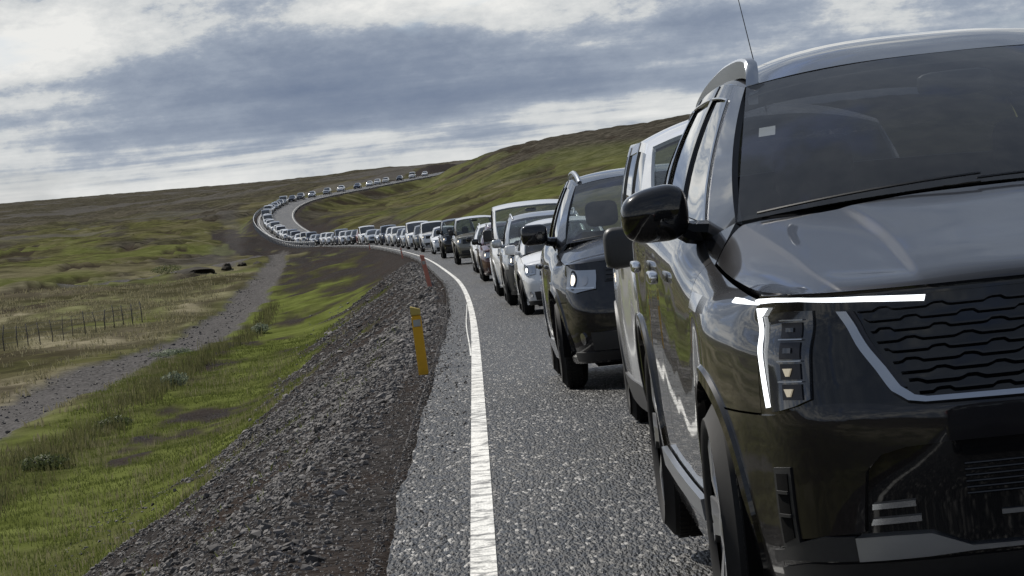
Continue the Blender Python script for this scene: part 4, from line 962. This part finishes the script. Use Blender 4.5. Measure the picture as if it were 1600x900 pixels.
HATCH = spec(3.95, .85, 1.52, .80, 2.48, .305, .16, (.18, .80), (.92, 1.00), (1.72, 1.44), (.96, 1.03), .58, (3.75, 1.42), [(2.2, 2.25)], paint='paint_white', nose_items=front(.62, .78, .50, .95, .62, .70, .42, .24, 'headlamp_cool') + plate(.40), mirror_paint='paint_white', dark_wheels=False)
CROSS = spec(4.50, .90, 1.69, .90, 2.62, .345, .20, (.17, .96), (1.02, 1.12), (1.82, 1.60), (1.06, 1.11), .65, (4.25, 1.58), [(2.4, 2.5), (3.3, 3.25)], paint='paint_silver', nose_paint='plastic_black', bumper_paint='plastic_black', rails=(2.05, 4.0), nose_items=front(.74, .90, .48, .93, .72, .88, .42, .30) + plate(.46), mirror_paint='paint_silver', dark_wheels=False)
VAN = spec(4.95, .95, 1.97, .92, 3.0, .34, .19, (.14, 1.02), (.72, 1.20), (1.58, 1.87), (1.18, 1.18), .80, (4.85, 1.88), [(2.3, 2.3), (3.5, 3.5)], paint='paint_white', nose_items=front(.78, .98, .52, .94, .82, .96, .46, .30, 'headlamp_warm') + plate(.50), mirror=(1.28, 1.30, .20, .26), wrap=.34, apil=.34, dark_wheels=False, clad='paint_white')
WAGON = spec(4.70, .89, 1.55, .93, 2.70, .325, .17, (.18, .84), (1.12, 1.02), (1.92, 1.45), (.98, 1.03), .58, (4.45, 1.42), [(2.45, 2.5), (3.4, 3.35)], paint='paint_maroon', rails=(2.2, 4.1), nose_items=front(.62, .78, .48, .94, .60, .74, .40, .24) + plate(.38), mirror_paint='gloss_black', dark_wheels=False)
BOXY = spec(4.60, .93, 1.86, .82, 2.70, .385, .26, (.12, 1.06), (1.20, 1.20), (1.62, 1.78), (1.14, 1.16), .72, (4.48, 1.80), [(2.35, 2.4), (3.3, 3.3)], paint='paint_olive', clad='plastic_black', clad_w=.07, arch=.07, nose_items=front(.82, .99, .52, .86, .80, .98, .46, .42, sweep=.0) + plate(.58), mirror=(1.62, 1.28, .19, .22), wrap=.12, apil=.12, roof_paint='paint_white')
FORESTER = dict(CROSS)
# ============================================================================= placing the queue
def place(root, Y, lat=1.62, dz=0.0):
    h = float(road_h(np.array(Y))); s = float(np.arctan((road_z(Y + 4) - road_z(Y)) / 4))
    root.location = (float(road_x(Y)) + lat * math.cos(h), Y - lat * math.sin(h), float(road_z(Y + 2)) - 2 * math.tan(s) + dz)
    root.rotation_euler = (s, 0, -h)
GROUP = 'vehicles standing in the queue'
def near_car(name, sp, Y, lat, label, cat='car', **over):
    d = dict(sp); d.update(over)
    root = empty(name, (0, 0, 0)); realize(build_car(d), root); place(root, Y, lat); tag(root, label, cat, GROUP); return root

k0 = near_car('sport_utility_vehicle', SUV, 7.6, 1.62, 'dark grey SUV filling the right side, T-shaped running light on', 'suv')
k0.location = (1.51, 7.6, 0); k0.rotation_euler = (0, 0, 0)
ka = near_car('crossover', CROSS, -1.9, 1.66, 'black crossover added unseen outside the picture, nearer than the dark grey SUV', paint='paint_black')  # unseen car, added to darken what the dark grey SUV's nose reflects
near_car('delivery_van', KANGOO, 15.2, 1.75, 'small white van with black mirror half hidden behind the dark grey SUV', 'van')
near_car('sport_utility_vehicle', RAV, 22.6, 1.53, 'black SUV with roof rails and round lit headlamp, beyond the half hidden white van', 'suv')
near_car('hatchback', HATCH, 48.5, 1.62, 'small white hatchback peeking out behind the mirror of the black SUV')
near_car('crossover', CROSS, 56, 1.55, 'silver crossover with black bumper in front of the tall white van')
near_car('passenger_van', VAN, 64.5, 1.54, 'tall white passenger van behind the silver crossover', 'van')
near_car('estate_car', WAGON, 82, 1.45, 'dark maroon estate car just left of the tall white van')
near_car('estate_car', WAGON, 96, 1.6, 'white estate car with lit headlights left of the maroon one', paint='paint_white', H=1.60)
near_car('off_roader', BOXY, 120, 1.55, 'olive grey boxy off-roader with wide windshield', 'off-roader')
near_car('off_roader', BOXY, 146, 1.55, 'black off-roader left of the olive grey boxy one', 'off-roader', paint='paint_black', roof_paint='paint_black')
FAR = {}
for nm, sp in (('hatchback', HATCH), ('crossover', CROSS), ('passenger_van', VAN), ('estate_car', WAGON), ('off_roader', BOXY), ('sport_utility_vehicle', RAV)):
    FAR[nm] = merged(nm, build_car(dict(sp, paint='paint_white', roof_paint='paint_white', nose_paint='paint_white', clad='plastic_black', bumper_paint='paint_white', rails=None, extra=None), 1))
far_n = 0
def far_car(kind, Y, lat, paintn, label, group=GROUP):
    global far_n
    me, mats = FAR[kind]; o = bpy.data.objects.new(kind, me); COL.objects.link(o)
    i = mats.index('paint_white'); o.material_slots[i].link = 'OBJECT'; o.material_slots[i].material = MATS[paintn]
    place(o, Y, lat); tag(o, label, 'car', group); far_n += 1; return o
PA = {'paint_white': 'white', 'paint_silver': 'silver', 'paint_grey': 'dark grey', 'paint_black': 'black', 'paint_blue': 'dark blue', 'paint_red': 'red', 'paint_offwhite': 'off-white', 'paint_maroon': 'maroon', 'paint_olive': 'olive grey'}
KN = {'hatchback': 'hatchback', 'crossover': 'crossover', 'passenger_van': 'van', 'estate_car': 'estate car', 'off_roader': 'off-roader', 'sport_utility_vehicle': 'SUV'}
mid = [(170, 'hatchback', 'paint_white'), (190, 'off_roader', 'paint_white'), (206, 'crossover', 'paint_grey'), (222, 'passenger_van', 'paint_white'), (238, 'estate_car', 'paint_silver'), (251, 'hatchback', 'paint_black'), (264, 'crossover', 'paint_offwhite'),
       (277, 'sport_utility_vehicle', 'paint_white'), (290, 'off_roader', 'paint_blue'), (303, 'hatchback', 'paint_silver')]
ORD = ['eleventh', 'twelfth', 'thirteenth', 'fourteenth', 'fifteenth', 'sixteenth', 'seventeenth', 'eighteenth', 'nineteenth', 'twentieth']
for (Y, k, p), w in zip(mid, ORD): far_car(k, Y, 1.6, p, f'small {PA[p]} {KN[k]}, {w} in the queue counting from the viewer')
kinds = list(FAR); pal = ['paint_white'] * 4 + ['paint_silver'] * 3 + ['paint_grey', 'paint_black', 'paint_black', 'paint_blue', 'paint_offwhite', 'paint_red', 'paint_white', 'paint_grey']
Y = 316.0; seen = set()
while Y < 690:
    place_ = ('on the run into the bend' if Y < 385 else 'just before its lowest point' if Y < 440 else 'at its lowest point' if Y < 500 else 'where the bend turns left' if Y < 560 else 'leftmost in the bend' if Y < 630 else 'where the road starts to climb')
    while True:
        k = random.choice(kinds[:4] + kinds[1:4] + kinds[4:]); p = random.choice(pal)
        if (k, p, place_) not in seen: seen.add((k, p, place_)); break
    far_car(k, Y, 1.55 + random.uniform(-.15, .15), p, f'tiny {PA[p]} {KN[k]} packed in the far queue, {place_}', 'tiny packed vehicles of the far queue')
    Y += random.uniform(7.6, 12.5)
hill = [(706, 'estate_car', 'paint_black'), (722, 'crossover', 'paint_grey'), (742, 'hatchback', 'paint_silver'), (768, 'crossover', 'paint_silver'), (792, 'sport_utility_vehicle', 'paint_white'), (822, 'estate_car', 'paint_blue'), (846, 'hatchback', 'paint_white'), (862, 'crossover', 'paint_white'), (880, 'crossover', 'paint_offwhite'), (912, 'estate_car', 'paint_black'), (944, 'passenger_van', 'paint_white'), (978, 'hatchback', 'paint_white')]
for i, (Y, k, p) in enumerate(hill):
    far_car(k, Y, 1.6, p, f'tiny {PA[p]} {KN[k]} on the far hill, {(ORD[2:] and ["last", "second last", "third last", "fourth last", "fifth last", "sixth last", "seventh last", "eighth last", "ninth last", "tenth last", "eleventh last", "twelfth last"])[len(hill)-1-i]} of the queue')

# ============================================================================= roadside posts, guard rail, fence
def gz(x, y): return float(ground(np.array([x]), np.array([y]))[0][0])
def marker(name, x, y, h, w, lean, mat, label, top='post_reflector'):
    z = gz(x, y); root = empty(name, (x, y, z)); root.rotation_euler = (R_(lean[1]), R_(lean[0]), 0); d = w * .28
    link('shaft', mesh_np('shaft', *box(-w/2, w/2, -d/2, d/2, -.15, h*.86, .012), mat, sharp=40), root)
    V, F = box(-w/2, w/2, -d/2, d/2, h*.862, h, .006); V[V[:, 2] > h*.95, 2] -= (V[V[:, 2] > h*.95, 0] + w/2) * .35
    link('cap', mesh_np('cap', V, F, top, sharp=40), root)
    link('reflector', mesh_np('reflector', *box(-w*.36, w*.36, -d/2 - .006, -d/2, h*.70, h*.80, .003), 'post_reflector', sharp=40), root)
    tag(root, label, 'marker post', 'marker posts along the shoulder'); return root
marker('marker_post', -.70, 30.8, .70, .10, (-1.5, 2), 'post_yellow', 'yellow plastic marker post nearest the viewer on the gravel shoulder', 'post_cap')
marker('marker_post', -1.52, 86, .95, .12, (-8.5, 2), 'post_orange', 'leaning orange marker post, second along the shoulder', 'post_orange')
marker('marker_post', -4.4, 172, .62, .08, (-4, 0), 'post_orange', 'orange marker post, third and small along the shoulder', 'post_orange')
marker('marker_post', -9.6, 268, .55, .08, (-3, 0), 'post_orange', 'farthest tiny orange marker post beside the queue', 'post_orange')

gr = empty('guard_rail', (float(road_x(470)), 470, float(road_z(470)))); gp = np.array(gr.location)
ys_ = np.arange(395, 700, 4.0); h_ = road_h(ys_); off = -1.0
cl = np.stack([road_x(ys_) + off*np.cos(h_), ys_ - off*np.sin(h_), road_z(ys_)], 1) - gp
prof = [(.04, .74), (-.03, .70), (.03, .61), (-.03, .52), (.04, .46)]
V = np.stack([cl + np.array([dx, 0, z]) for dx, z in prof], 1); m, n = V.shape[:2]
link('rail', mesh_np('rail', V.reshape(-1, 3), [tuple(f) for f in gridfaces(m, n)], 'galvanised'), gr)
pm = mesh_np('post', *box(-.06, .06, -.06, .06, -.8, .72), 'galvanised', smooth=False)
for p in cl: link('post', pm, gr, tuple(p + np.array([-.10, 0, 0])))
tag(gr, 'grey guard rail along the outside of the far bend', 'guard rail')

fp = []
for i in range(24):
    q = i / 23; x, y = -26.0 + 7.2 * q, 128 + 40 * q; fp.append((x + random.uniform(-.1, .1), y, gz(x, y)))
fr = empty('fence', fp[0]); f0 = np.array(fp[0])
for i, p in enumerate(fp):
    hgt = random.uniform(1.05, 1.25); w = random.uniform(.022, .034)
    link('post', mesh_np('post', *tube([(0, 0, -.3), (random.uniform(-.04, .04), 0, hgt * .5), (random.uniform(-.09, .09), 0, hgt)], [w, w, w * .85], 6), 'weathered_wood'), fr, tuple(np.array(p) - f0))
for zw in (.35, .6, .85, 1.05):
    link('wire', mesh_np('wire', *tube([np.array(p) - f0 + np.array([0, 0, zw]) for p in fp], .006, 4), 'wire'), fr)
tag(fr, 'old wire fence with thin grey wooden posts beyond the gravel track', 'fence')

# ============================================================================= stones, grass, shrubs
ICO_V = []; ICO_F = [(0,11,5),(0,5,1),(0,1,7),(0,7,10),(0,10,11),(1,5,9),(5,11,4),(11,10,2),(10,7,6),(7,1,8),(3,9,4),(3,4,2),(3,2,6),(3,6,8),(3,8,9),(4,9,5),(2,4,11),(6,2,10),(8,6,7),(9,8,1)]
_t = (1 + 5**.5) / 2
ICO_V = np.array([(-1,_t,0),(1,_t,0),(-1,-_t,0),(1,-_t,0),(0,-1,_t),(0,1,_t),(0,-1,-_t),(0,1,-_t),(_t,0,-1),(_t,0,1),(-_t,0,-1),(-_t,0,1)], float); ICO_V /= np.linalg.norm(ICO_V[0])
ICO_F = np.array(ICO_F)
OCT_V = np.array([(1, 0, 0), (0, 1, 0), (-1, 0, 0), (0, -1, 0), (0, 0, 1), (0, 0, -1)], float); OCT_F = np.array([(0, 1, 4), (1, 2, 4), (2, 3, 4), (3, 0, 4), (1, 0, 5), (2, 1, 5), (3, 2, 5), (0, 3, 5)])
def stone_mesh(pts, size, BV, BF):
    n = len(pts); k = len(BV); V = np.repeat(BV[None], n, 0) * (1 + rng.uniform(-.32, .32, (n, k, 1)))
    V *= size[:, None, None] * rng.uniform(.65, 1.35, (n, 1, 3)) * np.array([1, 1, .7])
    a = rng.uniform(0, 6.28, n); c, s = np.cos(a), np.sin(a)
    V = np.stack([V[..., 0]*c[:, None] - V[..., 1]*s[:, None], V[..., 0]*s[:, None] + V[..., 1]*c[:, None], V[..., 2]], -1) + pts[:, None]
    return V.reshape(-1, 3), (BF[None] + k*np.arange(n)[:, None, None]).reshape(-1, 3)
def stones(name, pts, size, mat, label, cut=.0):
    b = size >= cut
    V, F = stone_mesh(pts[b], size[b], ICO_V, ICO_F); V2, F2 = stone_mesh(pts[~b], size[~b], OCT_V, OCT_F)
    o = link(name, mesh_np(name, np.r_[V, V2], np.r_[F, F2 + len(V)], mat, smooth=False)); tag(o, label, name.replace('_', ' '), kind='stuff'); return o
def scatter(n, y0, y1, t0, t1, pw=1.0):
    Y = y0 + (y1 - y0) * rng.random(n) ** pw; t = t0 + (t1 - t0) * rng.random(n)
    return road_x(Y) + t, Y
X, Y = scatter(190000, 9, 66, -8.0, -.34, 1.75)
X2, Y2 = scatter(24000, 60, 150, -6.0, -.5, 1.4); X, Y = np.r_[X, X2], np.r_[Y, Y2]
z, a, _t2 = ground(X, Y); ok = rng.random(len(X)) < np.clip(a['gravel'], .05, 1)
X, Y, z = X[ok], Y[ok], z[ok]; sz = np.clip(np.exp(rng.normal(-4.6, .50, len(X))), .005, .048) * np.clip(.75 + (Y - 8) / 60, .75, 2.4)
tt_ = X - road_x(Y); sz = np.where(tt_ > -.7, sz * .6, sz)
stones('gravel', np.stack([X, Y, z + sz*.15], 1), sz, 'gravel_stone', 'loose dark crushed stone covering the shoulder and slope', .017)
X, Y = scatter(3600, 9, 90, 0, 1, 2.0); tq = -.45 + .36 * rng.random(len(X)) ** 4.5; X = road_x(Y) + tq; sz = rng.uniform(.003, .011, len(X)) * np.clip(Y / 20, .8, 1.3)
stones('edge_grit', np.stack([X, Y, road_z(Y) + sz*.4], 1), sz, 'gravel_stone', 'fine grit strewn along the edge of the asphalt', .02)
X, Y = scatter(6000, 60, 240, -20, -10); z, a, tk = ground(X, Y); ok = tk > .4; X, Y, z = X[ok], Y[ok], z[ok]
sz = np.exp(rng.normal(-3.3, .4, len(X))); stones('track_gravel', np.stack([X, Y, z + .005], 1), np.clip(sz, .02, .09), 'track_stone', 'pale loose stones on the gravel track')

def blades(name, X, Y, z, h, w, lean, mat, label, cat='grass', per=1):
    n = len(X); a = rng.uniform(0, 6.28, n); d = np.stack([np.cos(a), np.sin(a)], 1); e = rng.uniform(0, 6.28, n); l = lean * h * rng.random(n)
    b = np.stack([X, Y, z - .02], 1); sx = np.c_[d * (w/2)[:, None], np.zeros(n)]
    tip = np.stack([np.cos(e) * l, np.sin(e) * l, h], 1); mid_ = tip * np.array([.35, .35, .6])
    V = np.stack([b - sx, b + sx, b + mid_ + sx*.7, b + mid_ - sx*.7, b + tip], 1)
    o5 = 5*np.arange(n)[:, None]; F = np.concatenate([np.array([[0, 1, 2]]) + o5, np.array([[0, 2, 3]]) + o5, np.array([[3, 2, 4]]) + o5])
    o = link(name, mesh_np(name, V.reshape(-1, 3), F, mat, smooth=False)); tag(o, label, cat, kind='stuff'); return o
def clumps(nc, per, y0, y1, t0, t1, rad, key, pw=1.0):
    X, Y = scatter(nc, y0, y1, t0, t1, pw); z, a, tk = ground(X, Y); ok = rng.random(nc) < key(a, X, Y, tk); X, Y = X[ok], Y[ok]
    g = rng.uniform(.6, 1.3, len(X)); X = np.repeat(X, per) + rng.normal(0, rad, len(X)*per); Y = np.repeat(Y, per) + rng.normal(0, rad*1.3, len(g)*per)
    return X, Y, ground(X, Y)[0], np.repeat(g, per)
X, Y, z, g = clumps(7000, 14, 22, 130, -12.5, -2.2, .16, lambda a, X, Y, tk: a['lush'] * (1 - a['gravel']) * (1 - tk))
blades('roadside_grass', X, Y, z, rng.uniform(.05, .13, len(X)) * g, np.full(len(X), .022), .6, 'grass_lush', 'short bright green grass at the foot of the embankment')
X, Y, z, g = clumps(2600, 7, 22, 120, -12.5, -3.0, .12, lambda a, X, Y, tk: a['lush'] * (1 - a['gravel']) * (1 - tk) * (fbm(X / 1.5, Y / 3, 2, 12) > -.05))
blades('dead_stalks', X, Y, z, rng.uniform(.12, .34, len(X)) * g, np.full(len(X), .012), .5, 'grass_dry', 'thin dead grass stalks standing in the green strip')
def tallkey(a, X, Y, tk):
    ln = np.interp(Y, [40, 77, 89, 106, 125, 143, 200], [-13.0, -12.0, -11.6, -11.4, -11.0, -10.8, -12.5])
    return np.clip(1 - np.abs(X - ln) / np.interp(Y, [40, 80, 110, 150, 200], [1.5, 1.2, .75, .5, .4]), 0, 1) ** .6 * (1 - tk)
X, Y, z, g = clumps(2600, 20, 50, 170, -16, -7, .20, tallkey)
blades('tall_grass', X, Y, z, rng.uniform(.12, .60, len(X)) * g, np.full(len(X), .024), .45, 'grass_tall', 'tall seeding grass fringe between the gravel track and green strip')
X, Y, z, g = clumps(6500, 12, 60, 260, -60, -12, .2, lambda a, X, Y, tk: np.clip(.25 + a['dry'], 0, 1) * (1 - tk) * (1 - a['gravel']))
blades('dry_grass', X, Y, z, rng.uniform(.10, .30, len(X)) * g, np.full(len(X), .05), .7, 'grass_dry', 'dry straw-coloured tussock grass across the left field')
X, Y, z, g = clumps(900, 12, 14, 60, -5.5, -1.2, .06, lambda a, X, Y, tk: .18 + .5 * (fbm(X / 2, Y / 3, 2, 5) > .12))
blades('slope_weeds', X, Y, z, rng.uniform(.03, .10, len(X)) * g, np.full(len(X), .014), .8, 'grass_lush', 'sparse weeds pushing through the gravel slope')

def shrub(x, y, rx, h, mat, label, n=900):
    z = gz(x, y); root = empty('shrub', (x, y, z))
    st = [tube([(0, 0, -.05), (math.cos(a) * rx * .35, math.sin(a) * rx * .35, h * .45), (math.cos(a) * rx * .6, math.sin(a) * rx * .6, h * .75)], [.02, .014, .006], 5) for a in np.linspace(0, 5.6, 7)]
    link('stem', mesh_np('stem', *join(*st), 'weathered_wood'), root)
    u = rng.normal(size=(n, 3)); u /= np.linalg.norm(u, axis=1, keepdims=True); rr = rng.uniform(.55, 1.0, n)[:, None]
    lump = 1 + .35 * np.sin(u[:, :1] * 5 + x) * np.cos(u[:, 1:2] * 4)
    c = u * rr * lump * np.array([rx, rx, h * .5]) + np.array([0, 0, h * .45]); c[:, 2] = np.maximum(c[:, 2], .03)
    a = rng.normal(size=(n, 3)); a /= np.linalg.norm(a, axis=1, keepdims=True); b = np.cross(a, u); b /= np.maximum(np.linalg.norm(b, axis=1, keepdims=True), 1e-3); s = rng.uniform(.025, .065, n)[:, None]
    V = np.stack([c - a*s, c + b*s*.5, c + a*s, c - b*s*.5], 1).reshape(-1, 3)
    link('foliage', mesh_np('foliage', V, np.arange(4*n).reshape(n, 4), mat, smooth=False), root)
    tag(root, label, 'shrub', 'low shrubs below the road')
shrub(-11.0, 106, .50, .55, 'leaf_pale', 'pale green leafy shrub at the end of the tall grass fringe', 1200)
shrub(-10.6, 143, .45, .5, 'leaf_pale', 'pale shrub beside the far part of the green strip', 700)
shrub(-11.2, 90, .55, .36, 'leaf_dark', 'dark green shrub in the tall grass beside the gravel track', 1000)
shrub(-11.6, 78, .65, .40, 'leaf_dark', 'dark green shrub at the lower left end of the grass fringe', 1000)
shrub(-11.9, 70, .5, .36, 'leaf_dark', 'dark leafy shrub nearest the left edge of the picture', 900)
shrub(-13.2, 128, .9, .35, 'leaf_pale', 'low spreading pale shrub on the far side of the gravel track', 1400)

def rock(x, y, s, label, mat='rock', cat='rock', n=3):
    z = gz(x, y); V = ICO_V.copy(); F = [tuple(f) for f in ICO_F]
    E = {}; V = V.tolist(); NF = []
    for lvl in range(2):
        E = {}; NF = []
        def mp(i, j):
            k = (min(i, j), max(i, j))
            if k not in E: p = (np.array(V[i]) + np.array(V[j])) / 2; V.append((p / np.linalg.norm(p)).tolist()); E[k] = len(V) - 1
            return E[k]
        for a, b, c in F: p, q, r = mp(a, b), mp(b, c), mp(c, a); NF += [(a, p, r), (p, b, q), (r, q, c), (p, q, r)]
        F = NF
    V = np.array(V); V *= (1 + .45 * fbm(V[:, 0]*1.3 + x, V[:, 1]*1.3 + V[:, 2]*1.7 + y, 3, 2))[:, None]
    o = link('rock', mesh_np('rock', V * np.array(s), F, mat, smooth=False), None, (x, y, z + s[2]*.25)); tag(o, label, cat, 'rocks and boulders on the ground')
rock(-2.55, 33, (.13, .12, .09), 'reddish brown rock lying high on the gravel slope')
rock(-3.4, 27, (.10, .09, .06), 'small dark rock on the middle of the gravel slope')
for i, (x, y, s) in enumerate([(-26.8, 288, (1.7, 3, .55)), (-24.2, 292, (.5, 1, .5)), (-21.8, 300, (.45, .9, .4)), (-23.0, 296, (.4, .8, .35))]):
    rock(x, y, s, ['large dark earth mound in the middle of the left field', 'dark boulder just right of the earth mound', 'rightmost of the dark boulders by the side road', 'small dark boulder between the two larger ones'][i], 'dark_earth')
shrub(-29.5, 288, 1.5, .9, 'leaf_dark', 'green bush at the left end of the dark earth mound', 1600)
